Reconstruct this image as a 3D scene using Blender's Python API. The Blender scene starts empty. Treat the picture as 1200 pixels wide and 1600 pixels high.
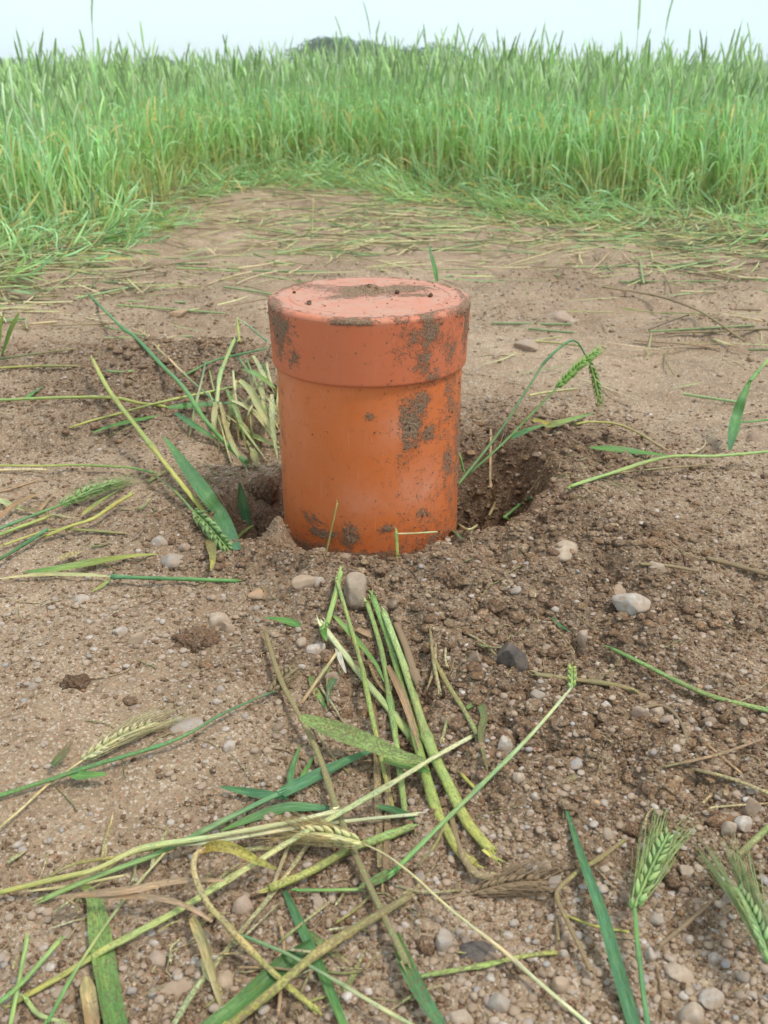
import bpy, bmesh, math, random
import numpy as np
from mathutils import Vector, Matrix

R = math.radians
rng = np.random.default_rng(7)
random.seed(7)
SC = bpy.context.scene
COL = SC.collection

# ------------------------------------------------------------------ camera, sky, sun, exposure
CAM_H = 0.47
FPX = 1500.0                       # focal length in pixels of the 1200 x 1600 photograph
PITCH = math.atan(690.0 / FPX)     # downwards
cp, sp_ = math.cos(PITCH), math.sin(PITCH)
cam_d = bpy.data.cameras.new('camera')
cam = bpy.data.objects.new('camera', cam_d)
COL.objects.link(cam)
cam.location = (0, 0, CAM_H)
cam.rotation_euler = (R(90) - PITCH, 0, 0)
cam_d.sensor_fit = 'VERTICAL'
cam_d.sensor_height = 36
cam_d.lens = 36 * FPX / 1600
cam_d.clip_start = 0.02
cam_d.clip_end = 2000
cam_d.dof.use_dof = True
cam_d.dof.focus_distance = 0.90
cam_d.dof.aperture_fstop = 14
SC.camera = cam

SUN_EL, SUN_AZ = R(62), R(115)     # azimuth clockwise from +Y: sun high on the right, a little behind the camera
w = bpy.data.worlds.new("World")
SC.world = w
w.use_nodes = True
nt = w.node_tree
nt.nodes.clear()
out = nt.nodes.new('ShaderNodeOutputWorld')
sky = nt.nodes.new('ShaderNodeTexSky')
sky.sky_type = 'NISHITA'
sky.sun_disc = False
sky.sun_elevation = SUN_EL
sky.sun_rotation = SUN_AZ
bg = nt.nodes.new('ShaderNodeBackground')
bg.inputs[1].default_value = 0.05
nt.links.new(sky.outputs[0], bg.inputs[0])
# thin overcast: a bright even veil of cloud, whiter and brighter overhead
tc = nt.nodes.new('ShaderNodeTexCoord')
sx = nt.nodes.new('ShaderNodeSeparateXYZ')
nt.links.new(tc.outputs['Generated'], sx.inputs[0])
ramp = nt.nodes.new('ShaderNodeValToRGB')
ramp.color_ramp.elements[0].position = 0.0
ramp.color_ramp.elements[0].color = (0.54, 0.705, 0.80, 1)
ramp.color_ramp.elements[1].position = 0.75
ramp.color_ramp.elements[1].color = (0.80, 0.80, 0.78, 1)
nt.links.new(sx.outputs[2], ramp.inputs[0])
cn = nt.nodes.new('ShaderNodeTexNoise')
cn.inputs['Scale'].default_value = 2.2
cn.inputs['Detail'].default_value = 4
nt.links.new(tc.outputs['Generated'], cn.inputs[0])
mr = nt.nodes.new('ShaderNodeMapRange')
mr.inputs[1].default_value = 0.3; mr.inputs[2].default_value = 0.7
mr.inputs[3].default_value = 0.92; mr.inputs[4].default_value = 1.08
nt.links.new(cn.outputs[0], mr.inputs[0])
bg2 = nt.nodes.new('ShaderNodeBackground')
cr = nt.nodes.new('ShaderNodeMapRange')
cr.inputs[1].default_value = 0.40; cr.inputs[2].default_value = 0.60; cr.inputs[3].default_value = 0.0; cr.inputs[4].default_value = 1.0
nt.links.new(cn.outputs[0], cr.inputs[0])
cm = nt.nodes.new('ShaderNodeMix'); cm.data_type = 'RGBA'; cm.blend_type = 'MULTIPLY'; cm.inputs[7].default_value = (0.80, 0.95, 1.04, 1)
nt.links.new(cr.outputs[0], cm.inputs[0]); nt.links.new(ramp.outputs[0], cm.inputs[6])
nt.links.new(cm.outputs[2], bg2.inputs[0])
nt.links.new(mr.outputs[0], bg2.inputs[1])
add = nt.nodes.new('ShaderNodeAddShader')
nt.links.new(bg.outputs[0], add.inputs[0]); nt.links.new(bg2.outputs[0], add.inputs[1])
nt.links.new(add.outputs[0], out.inputs[0])

sd = bpy.data.lights.new('sun', 'SUN')
sd.energy = 2.2
sd.angle = R(10)
sd.color = (1.0, 0.96, 0.90)
so = bpy.data.objects.new('sun', sd)
COL.objects.link(so)
sdir = Vector((math.sin(SUN_AZ) * math.cos(SUN_EL), math.cos(SUN_AZ) * math.cos(SUN_EL), math.sin(SUN_EL)))
so.rotation_euler = sdir.to_track_quat('Z', 'Y').to_euler()

SC.view_settings.view_transform = 'Standard'
SC.view_settings.look = 'None'
SC.view_settings.exposure = 0.24
SC.view_settings.gamma = 1.0
SC.render.engine = 'CYCLES'
SC.cycles.use_denoising = True
SC.cycles.max_bounces = 6
SC.cycles.volume_bounces = 2
SC.cycles.transparent_max_bounces = 8
SC.cycles.use_adaptive_sampling = True
SC.cycles.adaptive_threshold = 0.02

# ------------------------------------------------------------------ noise and terrain
def _h(ix, iy, seed):
    a = (ix.astype(np.int64) * 374761393 + iy.astype(np.int64) * 668265263 + seed * 974634777) & 0xFFFFFFFF
    a = ((a ^ (a >> 13)) * 1274126177) & 0xFFFFFFFF
    a = (a ^ (a >> 16)) & 0xFFFFFF
    return a / float(0xFFFFFF)

def vn(x, y, seed=0):
    ix = np.floor(x); iy = np.floor(y)
    fx = x - ix; fy = y - iy
    fx = fx * fx * (3 - 2 * fx); fy = fy * fy * (3 - 2 * fy)
    a = _h(ix, iy, seed); b = _h(ix + 1, iy, seed); c = _h(ix, iy + 1, seed); d = _h(ix + 1, iy + 1, seed)
    return (a + (b - a) * fx) * (1 - fy) + (c + (d - c) * fx) * fy

def rot_vn(x, y, s, seed):
    a = seed * 1.7
    ca, sa = math.cos(a), math.sin(a)
    return vn((x * ca - y * sa) / s + seed * 3.1, (x * sa + y * ca) / s - seed * 5.3, seed) - 0.5

def cells(x, y, s, seed):
    """rounded lumps: 1 at a cell's seed point falling to 0 between cells"""
    X = x / s; Y = y / s
    ix = np.floor(X); iy = np.floor(Y)
    best = np.full(np.shape(x), 9.0)
    for dx in (-1, 0, 1):
        for dy in (-1, 0, 1):
            cx = ix + dx; cy = iy + dy
            px = cx + _h(cx, cy, seed); py = cy + _h(cx, cy, seed + 91)
            rr = 0.6 + 0.8 * _h(cx, cy, seed + 47)
            best = np.minimum(best, ((X - px) ** 2 + (Y - py) ** 2) / (rr * rr))
    return np.sqrt(np.clip(1 - best * 1.6, 0, 1))

def sm(a, b, x):
    t = np.clip((x - a) / (b - a), 0, 1)
    return t * t * (3 - 2 * t)

def flat(px, py, z=0.0):
    """the spot on the level z = const that the photograph shows at (px, py)"""
    t = (py - 800.0) / FPX
    h = CAM_H - z
    d = h * (cp - t * sp_) / (sp_ + t * cp)
    return (px - 600.0) / FPX * (d * cp + h * sp_), d

PX, PY = -0.0162, 1.043           # pipe axis
PR = 0.1030                        # pipe radius
CAP_TOP = CAM_H - 0.222            # top of the cap
CAP_LEN = 0.070

def gauss(x, y, cx, cy, sx_, sy_):
    return np.exp(-((x - cx) / sx_) ** 2 - ((y - cy) / sy_) ** 2)

SPOIL = [(760, 950, 0.17, 0.085, 0.9), (980, 1130, 0.15, 0.12, 0.5), (330, 840, 0.10, 0.10, 0.45), (860, 700, 0.12, 0.12, 0.6),
         (330, 600, 0.20, 0.22, 0.5), (900, 860, 0.12, 0.06, 0.5), (260, 1180, 0.12, 0.09, -0.4), (960, 560, 0.3, 0.35, -0.35), (520, 900, 0.10, 0.03, 0.6), (795, 720, 0.10, 0.10, 0.9), (1050, 960, 0.1, 0.08, 0.4)]
SPOIL = [(*flat(a, b), c, d, e) for a, b, c, d, e in SPOIL]
HUMPS = [  # photo x, y, half widths, height: diggings, rim and spoil heap
    (762, 744, 0.058, 0.076, -0.105, 5), (745, 795, 0.05, 0.045, -0.03, 4), (730, 720, 0.05, 0.06, -0.04, 4), (400, 800, 0.035, 0.07, -0.055, 4), (395, 690, 0.05, 0.08, -0.035, 4),
    (60, 690, 0.12, 0.06, -0.035, 2), (740, 935, 0.15, 0.04, 0.012, 2), (560, 1120, 0.10, 0.12, -0.012, 2), (880, 780, 0.05, 0.055, 0.026, 2), (830, 850, 0.05, 0.025, 0.010, 2),
    (900, 880, 0.13, 0.07, 0.014, 2), (300, 570, 0.3, 0.10, 0.025, 2), (860, 640, 0.14, 0.05, 0.022, 2), (1100, 395, 0.5, 0.22, 0.03, 2), (350, 890, 0.06, 0.03, 0.014, 2),
    (430, 850, 0.018, 0.03, 0.035, 2), (1020, 1000, 0.05, 0.05, 0.012, 2), (230, 1150, 0.12, 0.08, 0.008, 2)]
HUMPS = [(*flat(a, b), c, d, e, p) for a, b, c, d, e, p in HUMPS]

def rough_mask(x, y):
    """1 where the dug-up crumbly spoil lies, low on the beaten, rained-on crust"""
    m = 0.30 + 0.25 * sm(-0.1, 0.25, rot_vn(x, y, 0.3, 21))
    for a, b, c, d, e in SPOIL:
        m = m + e * gauss(x, y, a, b, c, d)
    m = m - 0.1 * sm(1.7, 2.3, y) + 0.35 * rot_vn(x, y, 0.22, 38) * sm(1.2, 1.8, y)
    return np.clip(m, 0.05, 1.0)

def hf(x, y, fine=True):
    x = np.asarray(x, dtype=float); y = np.asarray(y, dtype=float)
    d = np.hypot(x, y)
    fade = 1 - 0.5 * sm(3.5, 8.0, d)
    z = 0.026 * rot_vn(x, y, 0.9, 1) * fade + 0.016 * rot_vn(x, y, 0.33, 2) * fade
    z = z * sm(0.15, 0.5, np.hypot(x - PX, y - PY))
    rm = rough_mask(x, y)
    rx, ry = x - PX, y - PY
    r = np.hypot(rx, ry)
    ang = np.arctan2(ry, rx)       # 0 = right, pi/2 = behind, -pi/2 = towards the camera
    # the pit the pipe stands in
    ro = 0.150 - 0.020 * np.exp(-((ang + 1.55) / 0.9) ** 2) + 0.018 * rot_vn(x, y, 0.06, 31)
    z = z - (0.045 - 0.016 * np.exp(-((ang + 1.6) / 0.8) ** 2)) * (1 - sm(0, 1, np.clip((r - PR) / np.maximum(ro - PR, 0.01), 0, 1))) * (r < 0.6)
    wx = x + 0.020 * rot_vn(x, y, 0.05, 33); wy = y + 0.020 * rot_vn(x, y, 0.05, 34)
    for a, b, c, e, h, p in HUMPS:
        z = z + h * np.exp(-np.abs((wx - a) / c) ** p - np.abs((wy - b) / e) ** p)
    z = z - 0.022 * gauss(x, y, PX + 0.01, PY - 0.135, 0.12, 0.05)
    # wheel rut and ridges in the beaten strip behind
    z = z - 0.018 * np.exp(-((y - 2.05 - 0.12 * x) / 0.10) ** 2) * sm(0.1, 0.6, x) * (1 - sm(3, 6, x))
    z = z + 0.010 * np.exp(-((y - 1.75 - 0.2 * x) / 0.05) ** 2) * sm(0.0, 0.3, x)
    z = z + 0.022 * rot_vn(x * 0.45, y, 0.075, 36) * sm(1.3, 1.9, y) * (1 - sm(3.2, 5, y)) + 0.010 * rot_vn(x * 0.5, y, 0.03, 37) * sm(1.2, 1.7, y) * (1 - sm(3.2, 5, y))
    z = z + 0.06 * rot_vn(x, y, 2.7, 3) * sm(2.5, 6, d)
    # crumbs and lumps
    z = z + 0.018 * rot_vn(x, y, 0.11, 4) * (0.30 + 0.9 * rm)
    z = z + 0.015 * rot_vn(x, y, 0.045, 6) * (0.30 + 1.0 * rm)
    if fine:
        near = 1 - sm(2.5, 4.0, d)
        z = z + 0.0085 * rot_vn(x, y, 0.019, 7) * (0.30 + 1.0 * rm)
        z = z + 0.0130 * cells(x, y, 0.028, 8) * np.clip(rm * 1.6 - 0.6, 0, 1)
        z = z + 0.0070 * cells(x + 0.01, y, 0.0130, 9) * np.clip(rm * 1.5 - 0.3, 0.06, 1) * near
        z = z + 0.0034 * cells(x, y + 0.003, 0.0068, 11) * np.clip(0.35 + rm, 0, 1) * near
        z = z + 0.0022 * rot_vn(x, y, 0.0075, 10) * (0.4 + 0.6 * rm) * near
    return z

def ground_z(x, y, fine=True):
    return float(hf(np.array([x]), np.array([y]), fine)[0])

def spot(px, py, h=0.0, fine=False):
    """the point h above the ground that the photograph shows at (px, py)"""
    z = 0.0
    for _ in range(7):
        x, y = flat(px, py, z)
        z = 0.5 * z + 0.5 * (ground_z(x, y, fine) + h)
    x, y = flat(px, py, z)
    return np.array([x, y, z])

def pd(px, py, d):
    """the point at ground distance d on the line of sight through (px, py)"""
    t = (py - 800.0) / FPX
    if d < 2: d = d * 1.043 / 0.97
    h = d * (sp_ + t * cp) / (cp - t * sp_)
    return np.array([(px - 600.0) / FPX * (d * cp + h * sp_), d, CAM_H - h])

def depth(p):
    return p[1] * cp + (CAM_H - p[2]) * sp_

# ------------------------------------------------------------------ mesh building
class MB:
    def __init__(s):
        s.V = []; s.Q = []; s.T = []; s.C = []; s.n = 0
    def add(s, v, q=None, t=None, c=(1, 1, 1, 0)):
        v = np.asarray(v, float).reshape(-1, 3)
        c = np.asarray(c, float)
        if c.ndim == 1: c = np.tile(c, (len(v), 1))
        if c.shape[1] == 4: c = np.hstack([c, np.zeros((len(c), 2))])
        s.V.append(v); s.C.append(c)
        if q is not None and len(q): s.Q.append(np.asarray(q, np.int64) + s.n)
        if t is not None and len(t): s.T.append(np.asarray(t, np.int64) + s.n)
        s.n += len(v)
    def arrays(s):
        V = np.concatenate(s.V); C = np.concatenate(s.C)
        Q = np.concatenate(s.Q) if s.Q else np.zeros((0, 4), np.int64)
        T = np.concatenate(s.T) if s.T else np.zeros((0, 3), np.int64)
        return V, Q, T, C
    def mesh(s, name, mat, smooth=True):
        return make_mesh(name, *s.arrays(), mat, smooth)

def make_mesh(name, V, Q, T, C, mat, smooth=True):
    me = bpy.data.meshes.new(name)
    me.vertices.add(len(V))
    me.vertices.foreach_set('co', V.astype(np.float32).ravel())
    nq, ntr = len(Q), len(T)
    me.loops.add(nq * 4 + ntr * 3)
    me.loops.foreach_set('vertex_index', np.concatenate([Q.ravel(), T.ravel()]).astype(np.int32))
    me.polygons.add(nq + ntr)
    me.polygons.foreach_set('loop_start', np.concatenate([np.arange(nq) * 4, nq * 4 + np.arange(ntr) * 3]).astype(np.int32))
    try:
        me.polygons.foreach_set('loop_total', np.concatenate([np.full(nq, 4), np.full(ntr, 3)]).astype(np.int32))
    except Exception:
        pass
    me.polygons.foreach_set('use_smooth', np.full(nq + ntr, smooth))
    if C is not None:
        at = me.attributes.new('Col', 'FLOAT_COLOR', 'POINT')
        at.data.foreach_set('color', np.ascontiguousarray(C[:, :4]).astype(np.float32).ravel())
        if C.shape[1] == 6 and np.abs(C[:, 4:]).max() > 0:
            at = me.attributes.new('Run', 'FLOAT_VECTOR', 'POINT')
            at.data.foreach_set('vector', np.hstack([C[:, 4:], np.zeros((len(C), 1))]).astype(np.float32).ravel())
    me.update(calc_edges=True)
    me.validate()
    if mat: me.materials.append(mat)
    return me

def obj(name, me, parent=None):
    o = bpy.data.objects.new(name, me)
    COL.objects.link(o)
    if parent is not None: o.parent = parent
    return o

def tag(o, label=None, cat=None, group=None, kind=None):
    if label: o['label'] = label
    if cat: o['category'] = cat
    if group: o['group'] = group
    if kind: o['kind'] = kind
    return o

def empty(name, loc=(0, 0, 0)):
    o = bpy.data.objects.new(name, None)
    o.empty_display_size = 0.02
    COL.objects.link(o)
    o.location = loc
    return o

def spline(P, n):
    P = np.asarray(P, float)
    if len(P) == 2: return P[0] + (P[1] - P[0]) * np.linspace(0, 1, n)[:, None]
    Q = np.vstack([2 * P[0] - P[1], P, 2 * P[-1] - P[-2]])
    seg = np.linalg.norm(np.diff(P, axis=0), axis=1)
    cum = np.concatenate([[0], np.cumsum(seg)]) / seg.sum()
    out = []
    for s in np.linspace(0, 1, n):
        i = min(max(np.searchsorted(cum, s, 'right') - 1, 0), len(P) - 2)
        t = (s - cum[i]) / max(cum[i + 1] - cum[i], 1e-9)
        p0, p1, p2, p3 = Q[i], Q[i + 1], Q[i + 2], Q[i + 3]
        out.append(0.5 * (2 * p1 + (p2 - p0) * t + (2 * p0 - 5 * p1 + 4 * p2 - p3) * t * t + (3 * p1 - p0 - 3 * p2 + p3) * t ** 3))
    return np.array(out)

def frames(P, up):
    T = np.gradient(P, axis=0)
    T /= np.maximum(np.linalg.norm(T, axis=1, keepdims=True), 1e-9)
    U = np.asarray(up, float)
    if U.ndim == 1: U = np.tile(U, (len(P), 1))
    S = np.cross(T, U)
    nn = np.linalg.norm(S, axis=1, keepdims=True)
    S = np.where(nn > 1e-4, S / np.maximum(nn, 1e-9), np.array([1.0, 0, 0]))
    N = np.cross(S, T)
    return T, S, N

def tube(mb, P, rad, col, sides=7, caps=True, up=(0.03, 0.02, 1), flat_=1.0):
    P = np.asarray(P, float); n = len(P)
    rad = np.broadcast_to(np.asarray(rad, float), (n,))
    T, S, N = frames(P, up)
    a = np.linspace(0, 2 * np.pi, sides, endpoint=False)
    V = P[:, None, :] + rad[:, None, None] * (np.cos(a)[None, :, None] * S[:, None, :] + flat_ * np.sin(a)[None, :, None] * N[:, None, :])
    V = V.reshape(-1, 3)
    i = np.arange(n - 1)[:, None] * sides; j = np.arange(sides)[None, :]; k = (j + 1) % sides
    q = np.stack([i + j, i + k, i + sides + k, i + sides + j], -1).reshape(-1, 4)
    col = np.asarray(col, float)
    if col.ndim == 1: col = np.tile(col, (n, 1))
    C = np.repeat(col[:, :4], sides, axis=0)
    run = np.concatenate([[0], np.cumsum(np.linalg.norm(np.diff(P, axis=0), axis=1))]) + P[0, 0] * 3
    C = np.hstack([C, np.tile(np.abs(a - np.pi) * rad.mean(), n)[:, None], np.repeat(run, sides)[:, None]])
    t = []
    if caps:
        c6 = C[[0, -1]]
        V = np.vstack([V, P[0] + T[0] * rad[0] * 0.15, P[-1] - T[-1] * rad[-1] * 0.15])
        C = np.vstack([C, c6[0] * [1.15, 1.1, 1.2, 1, 1, 1], c6[1] * [1.15, 1.1, 1.2, 1, 1, 1]])
        b0, b1 = n * sides, n * sides + 1
        for s in range(sides):
            t.append((b0, (s + 1) % sides, s)); t.append((b1, (n - 1) * sides + s, (n - 1) * sides + (s + 1) % sides))
    mb.add(V, q, t, C)

def ribbon(mb, P, wid, col, up=(0, -0.15, 1), cup=0.25, roll=None, across=4):
    """a leaf blade: arched cross-section, thin and two-sided"""
    P = np.asarray(P, float); n = len(P)
    T, S, N = frames(P, up)
    if roll is not None:
        roll = np.broadcast_to(roll, (n,))
        c, s = np.cos(roll)[:, None], np.sin(roll)[:, None]
        S, N = S * c + N * s, N * c - S * s
    wid = np.broadcast_to(np.asarray(wid, float), (n,))
    u = np.linspace(-1, 1, across + 1)
    off = cup * (np.abs(u) ** 1.3)
    V = P[:, None, :] + (wid[:, None] * 0.5)[:, :, None] * (u[None, :, None] * S[:, None, :] + off[None, :, None] * N[:, None, :])
    m = across + 1
    i = np.arange(n - 1)[:, None] * m; j = np.arange(across)[None, :]
    q = np.stack([i + j, i + j + 1, i + m + j + 1, i + m + j], -1).reshape(-1, 4)
    col = np.asarray(col, float)
    if col.ndim == 1: col = np.tile(col, (n, 1))
    C = np.repeat(col, m, axis=0).reshape(n, m, 4).copy()
    C[:, :, :3] *= (1.0 + 0.18 * (np.abs(u) < 0.2))[None, :, None]       # paler midrib
    run = np.concatenate([[0], np.cumsum(np.linalg.norm(np.diff(P, axis=0), axis=1))]) + P[0, 0] * 3
    C = np.concatenate([C, (u[None, :] * wid[:, None] * 0.5)[:, :, None], np.repeat(run[:, None], m, 1)[:, :, None]], -1)
    mb.add(V.reshape(-1, 3), q, None, C.reshape(-1, 6))

_ico = {}
def ico(k):
    if k not in _ico:
        bm = bmesh.new()
        bmesh.ops.create_icosphere(bm, subdivisions=k, radius=1)
        bm.verts.ensure_lookup_table()
        _ico[k] = (np.array([v.co[:] for v in bm.verts]), np.array([[v.index for v in f.verts] for f in bm.faces]))
        bm.free()
    return _ico[k]

def rock(k, r, lump=0.25, ang=0.0):
    """unit stone: a sphere pushed about by a few smooth waves, optionally broken along planes"""
    V, T = ico(k)
    V = V.copy()
    for i in range(6):
        d = r.normal(size=3); d /= np.linalg.norm(d)
        f = 1.2 + 1.3 * i
        V *= (1 + lump / (1 + i * 0.9) * np.sin(f * (V @ d) + r.uniform(0, 6)))[:, None]
    if ang > 0:
        for i in range(16):
            d = r.normal(size=3); d /= np.linalg.norm(d)
            lim = r.uniform(0.50, 0.80)
            h = V @ d
            V -= np.outer(np.maximum(h - lim, 0), d) * min(ang, 1)
    V -= V.mean(0)
    V /= np.abs(V).max(0)
    return V, T

# ------------------------------------------------------------------ materials
def mat_new(name):
    m = bpy.data.materials.new(name)
    m.use_nodes = True
    m.node_tree.nodes.clear()
    return m, m.node_tree

class NT:
    def __init__(s, nt): s.nt = nt
    def n(s, typ, **k):
        nd = s.nt.nodes.new(typ)
        for a, b in k.items():
            if hasattr(nd, a): setattr(nd, a, b)
        return nd
    def l(s, a, b): s.nt.links.new(a, b)
    def noise(s, vec, scale, detail=3, rough=0.55):
        nd = s.n('ShaderNodeTexNoise'); nd.inputs['Scale'].default_value = scale
        nd.inputs['Detail'].default_value = detail; nd.inputs['Roughness'].default_value = rough
        s.l(vec, nd.inputs['Vector']); return nd.outputs[0]
    def voro(s, vec, scale, feat='F1', out=0):
        nd = s.n('ShaderNodeTexVoronoi'); nd.feature = feat
        nd.inputs['Scale'].default_value = scale; s.l(vec, nd.inputs['Vector']); return nd.outputs[out]
    def rng(s, v, a, b, c=0, d=1):
        nd = s.n('ShaderNodeMapRange'); nd.inputs[1].default_value = a; nd.inputs[2].default_value = b
        nd.inputs[3].default_value = c; nd.inputs[4].default_value = d; s.l(v, nd.inputs[0]); return nd.outputs[0]
    def mix(s, f, a, b, mode='MIX'):
        nd = s.n('ShaderNodeMix'); nd.data_type = 'RGBA'; nd.blend_type = mode
        for v, i in ((f, 0), (a, 6), (b, 7)):
            if isinstance(v, (int, float)): nd.inputs[i].default_value = v
            elif isinstance(v, tuple): nd.inputs[i].default_value = v if len(v) == 4 else v + (1,)
            else: s.l(v, nd.inputs[i])
        return nd.outputs[2]
    def math(s, op, a, b=0.0):
        nd = s.n('ShaderNodeMath'); nd.operation = op
        for v, i in ((a, 0), (b, 1)):
            if isinstance(v, (int, float)): nd.inputs[i].default_value = v
            else: s.l(v, nd.inputs[i])
        return nd.outputs[0]
    def bump(s, h, dist, strength=1.0, prev=None):
        nd = s.n('ShaderNodeBump'); nd.inputs['Strength'].default_value = strength
        nd.inputs['Distance'].default_value = dist; s.l(h, nd.inputs['Height'])
        if prev is not None: s.l(prev, nd.inputs['Normal'])
        return nd.outputs[0]
    def bsdf(s, col, rough, normal=None, spec=0.3, out=True):
        b = s.n('ShaderNodeBsdfPrincipled')
        for v, k in ((col, 'Base Color'), (rough, 'Roughness'), (spec, 'Specular IOR Level')):
            if isinstance(v, (int, float)): b.inputs[k].default_value = v
            elif isinstance(v, tuple): b.inputs[k].default_value = v if len(v) == 4 else v + (1,)
            else: s.l(v, b.inputs[k])
        if normal is not None: s.l(normal, b.inputs['Normal'])
        if out:
            o = s.n('ShaderNodeOutputMaterial'); s.l(b.outputs[0], o.inputs[0])
        return b

def soil_colour(N, vec):
    """sandy brown earth: damp and dry patches, sand grains of many tints"""
    big = N.rng(N.noise(vec, 3.2, 7, 0.68), 0.38, 0.62)
    c = N.mix(big, (0.325, 0.235, 0.146), (0.490, 0.368, 0.240))
    mid = N.rng(N.noise(vec, 22.0, 4, 0.6), 0.35, 0.68)
    c = N.mix(N.math('MULTIPLY', mid, 0.55), c, (0.235, 0.155, 0.092))
    gr = N.n('ShaderNodeTexVoronoi'); gr.inputs['Scale'].default_value = 520
    N.l(vec, gr.inputs['Vector'])
    g = N.n('ShaderNodeSeparateColor'); N.l(gr.outputs['Color'], g.inputs[0])
    c = N.mix(N.rng(g.outputs[0], 0.0, 1.0, 0.0, 0.6), c, (0.16, 0.095, 0.055))
    c = N.mix(N.rng(g.outputs[1], 0.80, 0.95, 0.0, 0.55), c, (0.62, 0.52, 0.42))
    c = N.mix(N.rng(g.outputs[2], 0.93, 0.97, 0.0, 0.5), c, (0.42, 0.20, 0.11))
    return c, gr.outputs['Distance']

def mat_soil(name='sandy_soil', use_pos=True):
    m, t = mat_new(name); N = NT(t)
    if use_pos:
        v = N.n('ShaderNodeNewGeometry').outputs['Position']
    else:
        v = N.n('ShaderNodeTexCoord').outputs['Object']
    c, gd = soil_colour(N, v)
    at = N.n('ShaderNodeAttribute'); at.attribute_name = 'Col'
    c = N.mix(1.0, c, at.outputs['Color'], 'MULTIPLY')
    h = N.noise(v, 420, 3, 0.7)
    b = N.bump(gd, 0.0014, 0.8)
    k = N.rng(at.outputs['Alpha'], 0.05, 0.9, 0.25, 1.0)
    b = N.bump(N.math('MULTIPLY', h, k), 0.0030, 0.9, b)
    b = N.bump(N.math('MULTIPLY', N.noise(v, 130, 4, 0.6), k), 0.007, 0.8, b)
    rough = N.rng(N.noise(v, 6, 3), 0.3, 0.7, 0.72, 0.95)
    N.bsdf(c, rough, b, 0.25)
    return m

def mat_stone():
    m, t = mat_new('pebble_stone'); N = NT(t)
    v = N.n('ShaderNodeTexCoord').outputs['Object']
    at = N.n('ShaderNodeAttribute'); at.attribute_name = 'Col'
    c = N.mix(N.rng(N.noise(v, 160, 4, 0.7), 0.3, 0.7, 0, 0.4), at.outputs['Color'], N.mix(1.0, at.outputs['Color'], (0.55, 0.48, 0.43), 'MULTIPLY'))
    c = N.mix(N.rng(N.noise(v, 700, 2), 0.60, 0.70, 0, 0.45), c, (0.12, 0.10, 0.09))
    dirt = N.math('MULTIPLY', N.rng(N.noise(v, 95, 6, 0.75), 0.36, 0.58, 0.25, 0.92), at.outputs['Alpha'])
    c = N.mix(dirt, c, (0.34, 0.245, 0.165))
    b = N.bump(N.noise(v, 300, 4, 0.6), 0.0012, 0.5)
    N.bsdf(c, N.rng(dirt, 0, 0.7, 0.45, 0.9), b, 0.35)
    return m

def mat_plant(name, transl=0.3, rough=0.5, stripes=1.0, objrand=0.0, warm=0.45):
    m, t = mat_new(name); N = NT(t)
    v = N.n('ShaderNodeTexCoord').outputs['Object']
    at = N.n('ShaderNodeAttribute'); at.attribute_name = 'Col'
    c = at.outputs['Color']
    c = N.mix(N.rng(N.noise(v, 90, 3, 0.6), 0.35, 0.7, 0, warm), c, N.mix(1.0, c, (1.35, 1.12, 0.75), 'MULTIPLY'))
    rn = N.n('ShaderNodeAttribute'); rn.attribute_name = 'Run'
    mpn = N.n('ShaderNodeMapping'); mpn.inputs['Scale'].default_value = (1, 0.05, 1); N.l(rn.outputs['Vector'], mpn.inputs[0])
    vein = N.noise(mpn.outputs[0], 1500, 2, 0.6)
    if stripes:
        c = N.mix(N.rng(vein, 0.42, 0.58, 0, 0.9 * stripes), c, N.mix(1.0, c, (0.58, 0.66, 0.55), 'MULTIPLY'))
        mp2 = N.n('ShaderNodeMapping'); mp2.inputs['Scale'].default_value = (1, 0.25, 1); N.l(rn.outputs['Vector'], mp2.inputs[0])
        c = N.mix(N.rng(N.noise(mp2.outputs[0], 160, 3, 0.6), 0.5, 0.72, 0, 0.5), c, N.mix(1.0, c, (1.45, 1.2, 0.95), 'MULTIPLY'))
    if objrand:
        oi = N.n('ShaderNodeObjectInfo')
        c = N.mix(N.rng(oi.outputs['Random'], 0, 1, 0, objrand), c, N.mix(1.0, c, (1.2, 1.08, 0.85), 'MULTIPLY'))
    # spots of dried mud: alpha of the attribute says how muddy
    mud = N.math('ADD', N.noise(v, 520, 4, 0.8), N.math('MULTIPLY', at.outputs['Alpha'], 0.33))
    mud = N.rng(mud, 0.685, 0.76, 0, 0.85)
    c = N.mix(mud, c, (0.25, 0.165, 0.10))
    b = N.bump(vein if stripes else N.noise(v, 500, 3), 0.0005, 0.6)
    b = N.bump(mud, 0.0006, 0.6, b)
    bs = N.bsdf(c, N.rng(mud, 0, 1, rough, 0.9), b, 0.35, out=False)
    o = N.n('ShaderNodeOutputMaterial')
    if transl > 0:
        tr = N.n('ShaderNodeBsdfTranslucent'); N.l(N.mix(1.0, c, (1.05, 1.12, 0.72), 'MULTIPLY'), tr.inputs[0])
        mx = N.n('ShaderNodeMixShader'); mx.inputs[0].default_value = transl
        N.l(bs.outputs[0], mx.inputs[1]); N.l(tr.outputs[0], mx.inputs[2]); N.l(mx.outputs[0], o.inputs[0])
    else:
        N.l(bs.outputs[0], o.inputs[0])
    return m

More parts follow.
